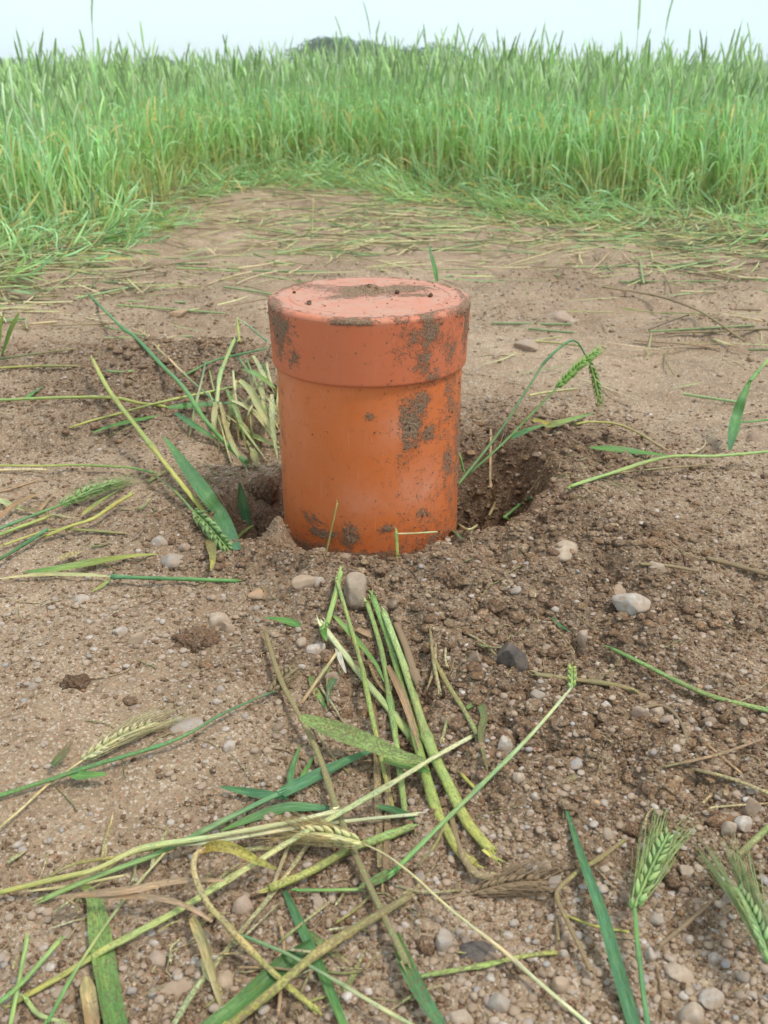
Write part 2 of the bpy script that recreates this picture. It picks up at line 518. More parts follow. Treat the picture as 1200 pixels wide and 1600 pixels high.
def mat_plastic(name, base, pale, gloss):
    m, t = mat_new(name); N = NT(t)
    v = N.n('ShaderNodeTexCoord').outputs['Object']
    at = N.n('ShaderNodeAttribute'); at.attribute_name = 'Col'
    sc = N.n('ShaderNodeSeparateColor'); N.l(at.outputs['Color'], sc.inputs[0])   # R mud, G dust film
    c = N.mix(N.rng(N.noise(v, 9, 4, 0.6), 0.35, 0.65, 0, 0.5), base, tuple(a * b for a, b in zip(base, (0.88, 0.82, 0.8))))
    # scratches: noise drawn out along the pipe
    mp = N.n('ShaderNodeMapping'); mp.inputs['Scale'].default_value = (1, 1, 0.07); N.l(v, mp.inputs[0])
    scr = N.rng(N.noise(mp.outputs[0], 420, 3, 0.7), 0.63, 0.72, 0, 0.35)
    c = N.mix(scr, c, pale)
    film = N.math('MINIMUM', N.math('MULTIPLY', sc.outputs[1], N.rng(N.noise(v, 45, 5, 0.7), 0.3, 0.7, 0.35, 1.0)), 0.92)
    c = N.mix(film, c, pale)
    mudc = N.mix(N.rng(N.noise(v, 700, 2, 0.7), 0.35, 0.65), (0.12, 0.068, 0.036), (0.38, 0.255, 0.155))
    R_ = sc.outputs[0]
    nm = N.noise(v, 120, 4, 0.7)
    gn = N.math('ADD', N.math('MULTIPLY', N.noise(v, 950, 2, 0.6), 1.5), N.math('MULTIPLY', nm, 1.3))
    patch = N.rng(N.math('ADD', R_, gn), 1.90, 1.99, 0, 1)
    dots = None
    for scl, sub in ((420, 0.02), (800, 0.0)):
        vo = N.n('ShaderNodeTexVoronoi'); vo.inputs['Scale'].default_value = scl; N.l(v, vo.inputs['Vector'])
        vc = N.n('ShaderNodeSeparateColor'); N.l(vo.outputs['Color'], vc.inputs[0])
        thr = N.math('SUBTRACT', N.math('ADD', R_, N.math('MULTIPLY', N.math('SUBTRACT', nm, 0.5), 1.1)), N.math('ADD', vc.outputs[0], sub + 0.13))
        dd = N.math('MULTIPLY', N.rng(thr, 0.0, 0.04, 0, 1), N.rng(N.math('SUBTRACT', vo.outputs['Distance'], N.math('MULTIPLY', vc.outputs[1], 0.2)), 0.18, 0.28, 1, 0))
        dots = dd if dots is None else N.math('MAXIMUM', dots, dd)
    mk = N.math('MAXIMUM', patch, dots)
    c = N.mix(mk, c, mudc)
    nb = N.n('ShaderNodeBump'); nb.inputs['Distance'].default_value = 0.0014
    N.l(N.math('MULTIPLY', N.math('ADD', N.noise(v, 900, 3, 0.7), 0.6), mk), nb.inputs['Height']); nb.inputs['Strength'].default_value = 0.9
    r = N.mix(mk, N.mix(film, (gloss,) * 3, (0.65,) * 3), (0.95,) * 3)
    N.bsdf(c, r, nb.outputs[0], 0.4)
    return m

M_SOIL = mat_soil()
M_CLOD = mat_soil('soil_clod', True)
M_STONE = mat_stone()
M_LEAF = mat_plant('wheat_leaf', 0.28, 0.42)
M_STRAW = mat_plant('trampled_straw', 0.15, 0.6, 0.0)
M_STEM = mat_plant('wheat_stem', 0.0, 0.45)
M_EAR = mat_plant('wheat_ear', 0.08, 0.5, 0.0)
M_FLEAF = mat_plant('field_leaf', 0.42, 0.5, 0.0, 0.4, 0.12)
M_FSTEM = mat_plant('field_stem', 0.0, 0.5, 0.0, 0.4, 0.12)
M_PIPE = mat_plastic('orange_pipe_plastic', (0.62, 0.140, 0.020), (0.66, 0.31, 0.20), 0.36)
M_CAP = mat_plastic('terracotta_cap_plastic', (0.60, 0.148, 0.052), (0.49, 0.280, 0.195), 0.50)

# ------------------------------------------------------------------ ground
def build_ground():
    d = np.concatenate([
        -np.geomspace(6, 0.1, 14), np.linspace(-0.06, 0.245, 30),
        np.geomspace(0.27, 3.6, 1000), np.geomspace(3.62, 700, 190)])
    t = np.linspace(-1, 1, 1101)
    u = 1.5 * (0.35 * t + 0.65 * t ** 3)
    D, U = np.meshgrid(d, u, indexing='ij')
    W = np.sqrt(D * D + 0.09)
    X = U * W; Y = D
    Z = hf(X, Y)
    Z = Z - 3.0 * (np.hypot(X, Y) > 1200)
    n, m = D.shape
    i = np.arange(n - 1)[:, None] * m; j = np.arange(m - 1)[None, :]
    q = np.stack([i + j, i + j + 1, i + m + j + 1, i + m + j], -1).reshape(-1, 4)
    V = np.stack([X, Y, Z], -1).reshape(-1, 3)
    C = np.ones((len(V), 4))
    # fresh spoil is moister, hence browner, than the crust; darker round the pipe; shade painted into the right-hand hole
    x, y = V[:, 0], V[:, 1]
    r = np.hypot(x - PX, y - PY)
    moist_shade = np.clip(0.44 * rough_mask(x, y) - 0.10, 0, 1) + 0.30 * (1 - sm(0.13, 0.24, r)) + 0.6 * gauss(x, y, *flat(785, 740), 0.11, 0.11) + 0.25 * rot_vn(x, y, 0.16, 14)
    moist_shade = np.clip(moist_shade, 0, 0.8)[:, None]
    C[:, :3] = 1.06 * (1 - moist_shade) + np.array([0.58, 0.47, 0.39]) * moist_shade
    back = sm(1.3, 2.6, y)[:, None]
    C[:, :3] = C[:, :3] * (1 + back * np.array([0.03, 0.03, 0.03]))
    C[:, 3] = rough_mask(x, y)
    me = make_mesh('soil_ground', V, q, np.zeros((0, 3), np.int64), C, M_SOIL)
    o = obj('ground', me)
    tag(o, kind='structure')
    return o
build_ground()

# ------------------------------------------------------------------ pipe
def pipe_mud(th, v, cap):
    """mud mask on the side wall: th angle (0 faces the camera, + to the right), v metres below the cap's top"""
    s = th * PR
    blobs = [  # sin-angle, v, s-angle spread, v spread, amount
        (-0.86, 0.030, 0.20, 0.030, 0.80), (-0.72, 0.058, 0.10, 0.018, 0.60), (-0.97, 0.02, 0.2, 0.03, 0.7),
        (0.40, 0.022, 0.16, 0.026, 0.55), (0.58, 0.020, 0.14, 0.022, 0.72), (0.52, 0.055, 0.13, 0.035, 0.66),
        (0.80, 0.055, 0.14, 0.026, 0.55), (0.95, 0.030, 0.16, 0.045, 0.72), (0.3, 0.045, 0.12, 0.02, 0.42), (0.62, 0.078, 0.14, 0.010, 0.66),
        (-0.12, 0.003, 0.22, 0.0045, 0.85), (0.30, 0.003, 0.12, 0.005, 0.70), (0.55, 0.003, 0.14, 0.008, 0.80), (0.95, 0.004, 0.35, 0.009, 0.78), (-0.95, 0.004, 0.3, 0.008, 0.75),
        (0.42, 0.125, 0.12, 0.030, 0.98), (0.52, 0.108, 0.12, 0.018, 0.8), (0.60, 0.140, 0.13, 0.012, 0.62), (0.02, 0.115, 0.05, 0.006, 0.75), (0.38, 0.16, 0.10, 0.016, 0.5),
        (0.85, 0.12, 0.2, 0.05, 0.50), (0.83, 0.185, 0.15, 0.030, 0.66), (0.97, 0.17, 0.2, 0.09, 0.62), (0.88, 0.225, 0.12, 0.025, 0.55), (0.55, 0.228, 0.14, 0.012, 0.6),
        (-0.62, 0.235, 0.16, 0.010, 0.62), (-0.50, 0.248, 0.20, 0.008, 0.78), (-0.2, 0.246, 0.12, 0.018, 0.78), (0.2, 0.238, 0.10, 0.006, 0.62), (-0.93, 0.13, 0.10, 0.08, 0.42),
        (0.7, 0.262, 0.5, 0.010, 0.62), (-0.2, 0.272, 0.9, 0.012, 0.85), (3.0, 0.12, 1.2, 0.10, 0.6)]
    a = np.zeros_like(th)
    for sn, vv, sa, sv, am in blobs:
        vv = vv * 0.82 if vv < 0.09 else 0.070 + (vv - 0.085) * 1.06
        t0 = math.asin(max(-1, min(1, sn))) if abs(sn) <= 1 else sn
        dt = np.arctan2(np.sin(th - t0), np.cos(th - t0))
        a = np.maximum(a, am * np.exp(-(dt / (sa * 1.3)) ** 2 - ((v - vv) / (sv * 1.15)) ** 2))
    n1 = rot_vn(s, v, 0.020, 41) + 0.5 * rot_vn(s, v, 0.009, 42)
    dens = 0.10 + 0.16 * sm(-0.2, 0.9, np.sin(th)) + 0.14 * sm(0.2, 0.27, v)
    return np.clip(np.maximum(a * 0.92 + 0.20 * n1, dens), 0, 1)

def lathe(prof, nth, mudf, name, mat, rib=False):
    """prof: rows (radius, z, v or None on the flat top); mudf gives mud and dust"""
    th = np.linspace(-np.pi, np.pi, nth, endpoint=False)
    n = len(prof)
    rad = np.array([p[0] for p in prof]); zz = np.array([p[1] for p in prof]); vv = np.array([p[2] for p in prof])
    TH, RR = np.meshgrid(th, rad, indexing='xy')
    ZZ = np.repeat(zz[:, None], nth, 1); VV = np.repeat(vv[:, None], nth, 1)
    mud, dust, out_r, out_z = mudf(TH, RR, ZZ, VV)
    if rib:   # fine grip ribs moulded near the rim
        ribm = sm(0.003, 0.006, VV) * (1 - sm(0.030, 0.034, VV)) * sm(0.72, 0.78, TH) * (1 - sm(1.45, 1.5, TH))
        out_r = out_r + 0.0006 * ribm * (np.sin(TH * 170) > 0)
    rr = RR + out_r
    X = rr * np.sin(TH); Y = -rr * np.cos(TH); Z = ZZ + out_z
    i = np.arange(n - 1)[:, None] * nth; j = np.arange(nth)[None, :]; k = (j + 1) % nth
    q = np.stack([i + j, i + nth + j, i + nth + k, i + k], -1).reshape(-1, 4)
    V = np.stack([X, Y, Z], -1).reshape(-1, 3)
    C = np.stack([mud, dust, np.zeros_like(mud), np.ones_like(mud)], -1).reshape(-1, 4)
    return make_mesh(name, V, q, np.zeros((0, 3), np.int64), C, mat)

def build_pipe():
    root = empty('drain_pipe', (PX, PY, CAP_TOP - 0.382))
    tag(root, 'upright orange plastic drainage pipe with a terracotta cap, smeared with mud, standing in its hole', 'pipe')
    zb = 0.0 + 0
    top = 0.382                                        # cap top in local z
    def f_pipe(TH, RR, ZZ, VV):
        m = pipe_mud(TH, VV, False)
        dust = 0.18 + 0.55 * np.exp(-((TH + 1.05) / 0.35) ** 2) * sm(0.3, -0.1, VV) \
            + 0.55 * np.exp(-((np.sin(TH) - 0.30) / 0.16) ** 2 - ((VV - 0.118) / 0.018) ** 2) \
            + 0.45 * np.exp(-((np.sin(TH) - 0.55) / 0.25) ** 2 - ((VV - 0.19) / 0.03) ** 2) + 0.3 * np.exp(-((np.sin(TH) + 0.05) / 0.3) ** 2 - ((VV - 0.20) / 0.02) ** 2)
        g = rot_vn(TH * PR, VV, 0.0018, 51)
        return m, np.clip(dust, 0, 0.9), sm(0.35, 0.7, m) * (0.0004 + 0.0008 * g), 0 * m
    v = np.concatenate([np.arange(0.062, 0.31, 0.0009), [0.34, 0.38]])
    me = lathe([(PR, top - a, a) for a in v], 760, f_pipe, 'pipe_tube', M_PIPE)
    obj('pipe_tube', me, root)
    # cap: flat top, rounded edge, tapering skirt with a lip
    R1, R2 = 0.1095, 0.1072
    prof = []
    for r in np.concatenate([[0.0002], np.arange(0.001, R1 - 0.006, 0.0009)]):
        prof.append((r, top + 0.0008 * math.cos(r / R1 * 1.4) - (0.0012 if 0.086 < r < 0.088 else 0), -1.0))
    for a in np.linspace(0, 90, 8)[0:]:
        prof.append((R1 - 0.005 + 0.005 * math.sin(R(a)), top - 0.005 + 0.005 * math.cos(R(a)), 0.0045 * a / 90))
    for a in np.arange(0.006, 0.0675, 0.0009):
        prof.append((R1 + (R2 - R1) * a / 0.07, top - a, a))
    for a in np.linspace(20, 180, 7):
        prof.append((R2 - 0.0018 + 0.0018 * math.cos(R(a)), top - 0.0685 - 0.0018 * math.sin(R(a)), 0.070))
    prof.append((PR - 0.0005, top - 0.068, 0.070))
    def f_cap(TH, RR, ZZ, VV):
        side = VV >= 0
        m = pipe_mud(TH, np.maximum(VV, 0), True)
        x = RR * np.sin(TH); y = -RR * np.cos(TH)
        n = 0.5 * rot_vn(x, y, 0.012, 61) + 0.6 * rot_vn(x, y, 0.0045, 62) + 0.45 * rot_vn(x, y, 0.002, 63)
        a = 1.1 * gauss(x, y, -0.002, 0.022, 0.036, 0.024) + 0.62 * gauss(x, y, 0.052, 0.035, 0.03, 0.02) + 0.55 * gauss(x, y, 0.05, 0.0, 0.02, 0.008) \
            + 0.62 * gauss(x, y, -0.03, -0.01, 0.02, 0.01) + 0.5 * gauss(x, y, -0.07, 0.05, 0.03, 0.02) \
            + 0.60 * sm(0.092, 0.108, RR) * (0.55 + 1.2 * (rot_vn(TH * 0.1, TH * 0, 0.03, 64) + 0.3)) + 0.10
        mt = np.clip(a * 0.85 + 0.25 * rot_vn(x, y, 0.012, 61) + 0.06, 0, 1)
        m = np.where(side, m, mt)
        dust = np.where(side, 0.10 + 0.5 * (1 - sm(0, 0.010, VV)), 1.05) + 0.15 * rot_vn(x, y, 0.02, 65)
        pile = 0.006 * gauss(x, y, 0.0, 0.022, 0.012, 0.010) * (0.4 + vn(x / 0.004, y / 0.004, 66))
        oz = np.where(side, 0, sm(0.35, 0.7, mt) * (0.0006 + 0.0012 * (rot_vn(x, y, 0.0022, 67) + 0.3)) + pile)
        orr = np.where(side, sm(0.35, 0.7, m) * 0.0005 * (1 + rot_vn(TH * PR, VV, 0.0018, 52)), 0)
        return m, np.clip(dust, 0, 2), orr, oz
    me = lathe(prof, 760, f_cap, 'end_cap', M_CAP, rib=True)
    obj('end_cap', me, root)
    # grains of soil stuck to the side, thickest where the mud is
    r = np.random.default_rng(17); mb = MB()
    th = r.uniform(-1.7, 1.7, 16000); v = r.uniform(0.002, 0.27, 16000)
    m = pipe_mud(th, v, False)
    p = np.clip((m - 0.30) * 0.42, 0.004, 1) + 0.05 * sm(0.225, 0.26, v)
    k = r.random(16000) < p * (0.55 + 0.45 * sm(-0.2, 0.6, th))
    for t_, v_ in zip(th[k], v[k]):
        s = 0.00045 + 0.0011 * r.random() ** 3
        V, T = rock(1, r, 0.25)
        rr = (0.1095 + (0.1072 - 0.1095) * v_ / 0.07 if v_ < 0.07 else PR) + s * 0.35
        mb.add(V * s * [1, 0.9, 0.9] + [rr * math.sin(t_), -rr * math.cos(t_), top - v_ - (0.003 if v_ < 0.004 else 0)], None, T, tuple(np.array([(1.0, 0.95, 0.9), (0.75, 0.66, 0.6), (0.6, 0.5, 0.44)][int(r.integers(3))])) + (1,))
    o = obj('soil_grains', mb.mesh('soil_grains', M_CLOD), root)
    o['kind'] = 'stuff'
    return root
build_pipe()

# ------------------------------------------------------------------ stones and crumbs
STONE_COL = {'grey': (0.36, 0.35, 0.33), 'light': (0.55, 0.52, 0.47), 'white': (0.70, 0.66, 0.61), 'tan': (0.46, 0.33, 0.22),
             'beige': (0.52, 0.42, 0.32), 'pink': (0.43, 0.32, 0.26), 'brown': (0.24, 0.155, 0.105), 'dark': (0.040, 0.038, 0.040),
             'orange': (0.58, 0.33, 0.15), 'blue': (0.33, 0.36, 0.39)}

def place_stone(px, py, w, h, colour, label, kind='pebble', rot=0.0, sink=0.35, seed=0, ang=0.0, group=None):
    r = np.random.default_rng(seed + 100)
    p = spot(px, py + h * 0.15)
    k = depth(p) / FPX
    if kind != 'soil_clod': w, h = w * 0.92, h * 0.92; sink = sink + 0.05
    a = w * k / 2
    b = a * r.uniform(0.75, 0.95)
    c = max(h * k / 2 / 0.80, a * 0.38)
    if kind == 'soil_clod':
        V, T = rock(4, r, 0.30)
        V = V * (1 + 0.16 * (np.sin(V[:, :1] * 9 + seed) * np.sin(V[:, 1:2] * 11) + np.sin(V[:, 2:] * 13 + 1) * np.sin(V[:, :1] * 17)))
        V *= (1 + 0.10 * (r.random((len(V), 1)) - 0.5))
        m = M_CLOD
    else:
        V, T = rock(4 if w > 24 else 3, r, 0.25, ang or 0.75)
        m = M_STONE
    V = V * np.array([a, b, c])
    cr, sr = math.cos(rot), math.sin(rot)
    V = V @ np.array([[cr, sr, 0], [-sr, cr, 0], [0, 0, 1.0]])
    col = np.array(STONE_COL.get(colour, (1, 1, 1))) if kind != 'soil_clod' else np.array({'brown': (0.72, 0.62, 0.56), 'dark': (0.50, 0.42, 0.38)}.get(colour, (0.8, 0.7, 0.65)))
    C = np.ones((len(V), 4)); C[:, :3] = col * r.uniform(0.92, 1.08)
    if colour == 'dark': C[:, 3] = 0.35
    o = obj(kind, make_mesh(kind, V, np.zeros((0, 4), np.int64), T, C, m, not ang))
    z = ground_z(p[0], p[1])
    o.location = (p[0], p[1], max(z, p[2] - 0.002) + c * (0.75 - sink * 2) * 0.85)
    tag(o, label, 'stone' if kind != 'soil_clod' else 'clod', group)
    return o

STONES = [
 (555, 945, 56, 62, 'beige', 'large pale beige stone wedged under the top of the green stem bundle', 'stone', 0.9, .3, 0),
 (981, 974, 62, 54, 'light', 'large round light grey stone with a dark speck, right of the spoil heap', 'stone', 0.2, .2, 0),
 (797, 1056, 58, 70, 'dark', 'black angular charcoal-like lump in the crumbly spoil', 'stone', 0.3, .25, .9),
 (478, 927, 46, 26, 'tan', 'tan oblong pebble in front of the pipe, beside a small white one', 'pebble', 0.1, .3, 0),
 (500, 925, 22, 22, 'light', 'small whitish pebble touching the tan oblong pebble before the pipe', 'pebble', 0, .3, .5),
 (494, 1031, 34, 20, 'white', 'white block-shaped pebble left of the stem bundle', 'pebble', 0.2, .2, .6),
 (472, 1023, 21, 18, 'beige', 'round cream pebble just left of the white block-shaped pebble', 'pebble', 0, .2, 0),
 (342, 972, 42, 30, 'beige', 'beige rounded pebble left of the clod above the sandy patch', 'pebble', -.2, .25, 0),
 (358, 988, 28, 26, 'tan', 'brownish pebble leaning on the beige rounded pebble', 'pebble', 0, .3, 0),
 (218, 1000, 36, 25, 'tan', 'tan pebble with a flat top on the left, in front of a pale one', 'pebble', .2, .25, 0),
 (190, 991, 28, 24, 'light', 'pale grey square pebble behind the tan flat-topped pebble', 'pebble', 0, .3, .6),
 (312, 1006, 78, 42, 'brown', 'broad dark brown lump of soil on the sandy patch', 'soil_clod', 0, .45, 0),
 (118, 1068, 44, 26, 'dark', 'small dark lump of soil at the left on pale sand', 'soil_clod', 0, .35, 0),
 (300, 1131, 80, 30, 'grey', 'flat grey stone half buried behind a green stalk', 'stone', 0.05, .62, 0),
 (358, 1166, 24, 21, 'white', 'lone round white pebble on bare sand below the flat grey stone', 'pebble', 0, .2, 0),
 (130, 939, 32, 18, 'light', 'pale chip of stone left, below the straight green stem', 'pebble', 0, .3, .6),
 (400, 939, 31, 15, 'orange', 'flat orange chip of stone left of the tan oblong pebble', 'pebble', 0, .2, .7),
 (880, 880, 62, 28, 'beige', 'long beige stone sunk in the soil right of the pipe', 'stone', .1, .5, 0),
 (272, 884, 52, 26, 'grey', 'dusty grey stone under the wheat ear left of the pipe', 'stone', .1, .4, 0),
 (252, 862, 30, 22, 'grey', 'small grey stone behind the dusty grey one left of the pipe', 'pebble', 0, .3, 0),
 (290, 872, 22, 18, 'pink', 'pinkish pebble beside the dusty grey stones left of the pipe', 'pebble', 0, .3, 0),
 (1147, 1420, 54, 68, 'grey', 'large grey stone behind the ear at the lower right edge', 'stone', .9, .55, 0),
 (1156, 1310, 32, 30, 'white', 'right hand of two touching pale pebbles near the right edge', 'pebble', 0, .2, 0),
 (1131, 1317, 26, 36, 'beige', 'left hand of two touching pale pebbles near the right edge', 'pebble', 0, .2, 0),
 (1168, 1286, 34, 34, 'brown', 'brown round pebble behind the two touching pale pebbles', 'pebble', 0, .25, 0),
 (1078, 1368, 40, 22, 'beige', 'oblong beige pebble right of the bristly green ear', 'pebble', 0, .3, 0),
 (1060, 1531, 60, 24, 'beige', 'slender cream stone lying slantwise near the bottom right', 'pebble', -.6, .25, .4),
 (1113, 1502, 27, 28, 'white', 'round white pebble right of the slender cream stone', 'pebble', 0, .2, 0),
 (1111, 1562, 46, 28, 'light', 'pale angular stone at the bottom right below the white pebble', 'stone', 0, .3, .6),
 (1083, 1588, 50, 42, 'beige', 'rough beige stone cut by the bottom edge of the photo', 'stone', 0, .3, 0),
 (780, 1574, 42, 34, 'grey', 'round grey stone at the bottom, right of centre', 'stone', 0, .3, 0),
 (718, 1592, 52, 36, 'beige', 'beige stone on the bottom edge left of the round grey stone', 'stone', 0, .35, 0),
 (745, 1486, 78, 34, 'dark', 'dark flat slate-like stone under a pale thin stalk', 'stone', .1, .55, .5),
 (692, 1474, 38, 44, 'grey', 'grey wedge of stone left of the dark flat one', 'stone', .5, .4, .6),
 (1021, 913, 32, 20, 'beige', 'beige pebble at the top right edge of the spoil', 'pebble', 0, .3, 0),
 (1022, 1130, 38, 28, 'beige', 'beige stone below the slanting green stalk at the right', 'pebble', 0, .4, 0),
 (997, 1135, 30, 30, 'pink', 'pinkish grey pebble left of the beige stone under the slanting stalk', 'pebble', 0, .3, .5),
 (898, 1218, 26, 18, 'blue', 'blue grey pebble alone on sand between two stalks', 'pebble', 0, .2, 0),
 (786, 1193, 28, 32, 'light', 'pale pebble touching the pale diagonal stem', 'pebble', 0, .3, 0),
 (809, 1243, 22, 20, 'beige', 'cream pebble below the pale diagonal stem', 'pebble', 0, .25, 0),
 (834, 1262, 15, 22, 'light', 'small upright whitish pebble right of the cream pebble', 'pebble', 0, .25, 0),
 (1016, 1499, 25, 32, 'light', 'pale pebble left of the ear stalk at the bottom right', 'pebble', 0, .3, 0),
 (874, 1546, 34, 38, 'tan', 'tan stone under the pale thin stalk at the bottom', 'stone', 0, .35, 0),
 (880, 1494, 22, 30, 'light', 'off white pebble above the tan stone at the bottom', 'pebble', 0, .3, 0),
 (275, 1541, 80, 46, 'tan', 'big brown stone half buried beneath straw at the bottom left', 'stone', .4, .6, 0),
 (247, 1500, 44, 34, 'pink', 'pinkish stone behind the big brown one at the bottom left', 'stone', 0, .45, 0),
 (352, 1540, 52, 40, 'tan', 'tan stone right of the big brown one, under the dry leaves', 'stone', 0, .45, 0),
 (379, 1416, 40, 40, 'pink', 'dull pink stone under crossing yellow stems', 'stone', 0, .45, 0),
 (520, 1070, 32, 44, 'brown', 'brown grey stone beneath the green stem bundle', 'stone', .3, .45, 0),
 (343, 1080, 26, 18, 'grey', 'round grey pebble on the stony sand left of the yellow green stalk', 'pebble', 0, .35, 0),
 (340, 1098, 18, 15, 'light', 'small light pebble below the round grey pebble', 'pebble', 0, .35, 0),
 (875, 497, 54, 26, 'pink', 'pinkish stone on the flat soil behind the pipe', 'stone', 0, .3, 0),
 (893, 503, 24, 18, 'beige', 'cream stone against the pinkish stone behind the pipe', 'pebble', 0, .3, 0),
 (822, 535, 46, 20, 'pink', 'dull pink half buried stone nearer than the two at the back', 'stone', 0, .5, 0),
 (776, 557, 15, 15, 'beige', 'round pale pebble right of the cap on flat soil', 'pebble', 0, .2, 0),
 (277, 494, 34, 13, 'orange', 'orange flat stone far left behind the pipe', 'pebble', 0, .3, 0),
 (740, 1062, 30, 34, 'brown', 'round brown pebble left of the black lump', 'pebble', 0, .3, 0),
 (962, 936, 48, 22, 'tan', 'tan oblong stone above the large light grey stone', 'stone', .1, .35, 0),
 (908, 1022, 20, 34, 'beige', 'upright cream and rust pebble above the short ear', 'pebble', 0, .3, 0),
 (945, 1128, 18, 14, 'white', 'small white pebble in the gravel at the right', 'pebble', 0, .3, 0),
 (928, 1278, 18, 18, 'orange', 'little amber pebble above the kinked yellow stem', 'pebble', 0, .25, .4),
 (1088, 1098, 14, 14, 'orange', 'little bright orange pebble below the slanting stalk', 'pebble', 0, .2, 0),
 (1090, 1220, 32, 26, 'brown', 'brown stone by the dry brown stems at the right', 'pebble', 0, .35, 0),
 (770, 972, 44, 34, 'brown', 'crumbly brown lump of soil on top of the spoil heap', 'soil_clod', 0, .4, 0),
 (855, 830, 36, 26, 'dark', 'dark soil lump on the hole rim right of the pipe', 'soil_clod', 0, .4, 0),
 (700, 925, 46, 30, 'brown', 'reddish soil lump in front of the pipe', 'soil_clod', 0, .4, 0),
 (408, 765, 50, 46, 'brown', 'lump of soil between the pipe and the hole wall at its left', 'soil_clod', 0, .3, 0),
 (425, 828, 52, 60, 'brown', 'big soil lump leaning on the pipe foot at its left', 'soil_clod', 0, .3, 0),
 (1185, 684, 50, 22, 'brown', 'brown stone at the right edge near the broad drooping blade', 'stone', 0, .5, 0),
]
for i, s in enumerate(STONES):
    place_stone(s[0], s[1], s[2], s[3], s[4], s[5], s[6], s[7], s[8], i, s[9])

def in_pipe(x, y, m=0.004):
    return np.hypot(x - PX, y - PY) < PR + m

LAND = [(555, 945, 'beige stone at the bundle top'), (981, 974, 'big light grey stone'), (797, 1056, 'black lump'), (478, 927, 'tan oblong pebble'),
        (342, 972, 'beige rounded pebble'), (218, 1000, 'tan flat-topped pebble'), (118, 1068, 'small dark soil lump'), (300, 1131, 'flat half buried grey stone'),
        (358, 1166, 'lone white pebble'), (880, 880, 'long sunken beige stone'), (272, 884, 'dusty grey stone'), (1147, 1420, 'grey stone behind the edge ear'),
        (1131, 1317, 'two touching pale pebbles'), (1060, 1531, 'slender cream stone'), (780, 1574, 'round grey bottom stone'), (745, 1486, 'dark slate-like stone'),
        (897, 1218, 'lone blue grey pebble'), (1022, 1130, 'beige stone under the slanting stalk'), (275, 1541, 'big brown bottom stone'), (1030, 1340, 'bristly green ear'),
        (940, 1440, 'slim blue green blade'), (890, 1060, 'short pale ear'), (750, 1340, 'swollen foot of the bundle'), (190, 1160, 'pale dry ear at the left'),
        (130, 938, 'straight green stem left'), (110, 1350, 'yellowish stem at the left edge'), (160, 1480, 'wide green leaf'), (430, 1060, 'speckled stem tip'),
        (560, 1500, 'golden muddy stem'), (1150, 1200, 'dry stems at the right edge'), (875, 497, 'pinkish stone behind the pipe'), (60, 690, 'hollow at the left'),
        (1000, 730, 'yellow green right stalk'), (640, 1440, 'end of the speckled stem'), (820, 1400, 'mud covered ear'), (1110, 930, 'muddy stem far right'),
        (250, 1240, 'smooth sandy patch'), (560, 1180, 'broad spotted leaf'), (40, 1130, 'left edge above the green stalk'), (700, 900, 'crumbly spoil heap'), (920, 560, 'drooping ear')]

def beside(px, py):
    d, lx, ly, nm = min((math.hypot(px - a, py - b), a, b, c) for a, b, c in LAND)
    if d < 22: return 'touching the ' + nm
    if abs(px - lx) > abs(py - ly): w_ = 'right of the ' if px > lx else 'left of the '
    else: w_ = 'nearer than the ' if py > ly else 'behind the '
    return ('just ' if d < 60 else '') + w_ + nm

def scatter_stones():
    """unnamed pebbles one can still count: 230 of them, each a thing; all finer gravel is one mass"""
    protos = {}
    kinds = [('grey', 'small grey rounded pebble in the gravelly foreground soil', 0.24), ('light', 'small pale rounded pebble in the gravelly foreground soil', 0.2),
             ('beige', 'small beige rounded pebble in the gravelly foreground soil', 0.18), ('pink', 'small pinkish rounded pebble in the gravelly foreground soil', 0.18),
             ('brown', 'small brown rounded pebble in the gravelly foreground soil', 0.2)]
    r = np.random.default_rng(3)
    for kn, lb, pr in kinds:
        for v in range(3):
            V, T = rock(3, r, 0.2, 0.0 if v else 0.7)
            C = np.ones((len(V), 4)); C[:, :3] = np.array(STONE_COL[kn]) * r.uniform(0.85, 1.1)
            protos[kn, v] = make_mesh('pebble', V, np.zeros((0, 4), np.int64), T, C, M_STONE)
    n = 0
    while n < 225:
        px, py = r.uniform(0, 1200), r.uniform(860, 1600)
        if n % 8 == 0: py = r.uniform(480, 860)
        dens = 0.35 + 0.65 * (px > 700) * (py > 1000) + 0.3 * (py > 1430) + 0.3 * (px < 450) * (py < 1100)
        if 60 < px < 420 and 1130 < py < 1300: dens = 0.15
        if r.random() > dens: continue
        x, y = flat(px, py)
        if in_pipe(x, y, 0.02): continue
        k = kinds[r.choice(5, p=[q[2] for q in kinds])]
        s = min(0.0018 + r.exponential(0.0014), 0.006) * (0.8 + 0.4 * y)
        o = obj('pebble', protos[k[0], int(r.integers(3))])
        sc = np.array([s, s * r.uniform(0.7, 1), s * r.uniform(0.45, 0.75)])
        o.scale = sc
        o.rotation_euler = (r.normal() * 0.2, r.normal() * 0.2, r.uniform(0, 6.28))
        o.location = (x, y, ground_z(x, y) + sc[2] * r.uniform(-0.2, 0.4))
        size = 'tiny' if s < 0.0024 else 'small' if s < 0.004 else 'fair sized'
        tag(o, f"{size} {k[0] if k[0] != 'light' else 'pale'} pebble {beside(px, py)}", 'stone', 'small pebbles scattered over the soil')
        n += 1
scatter_stones()

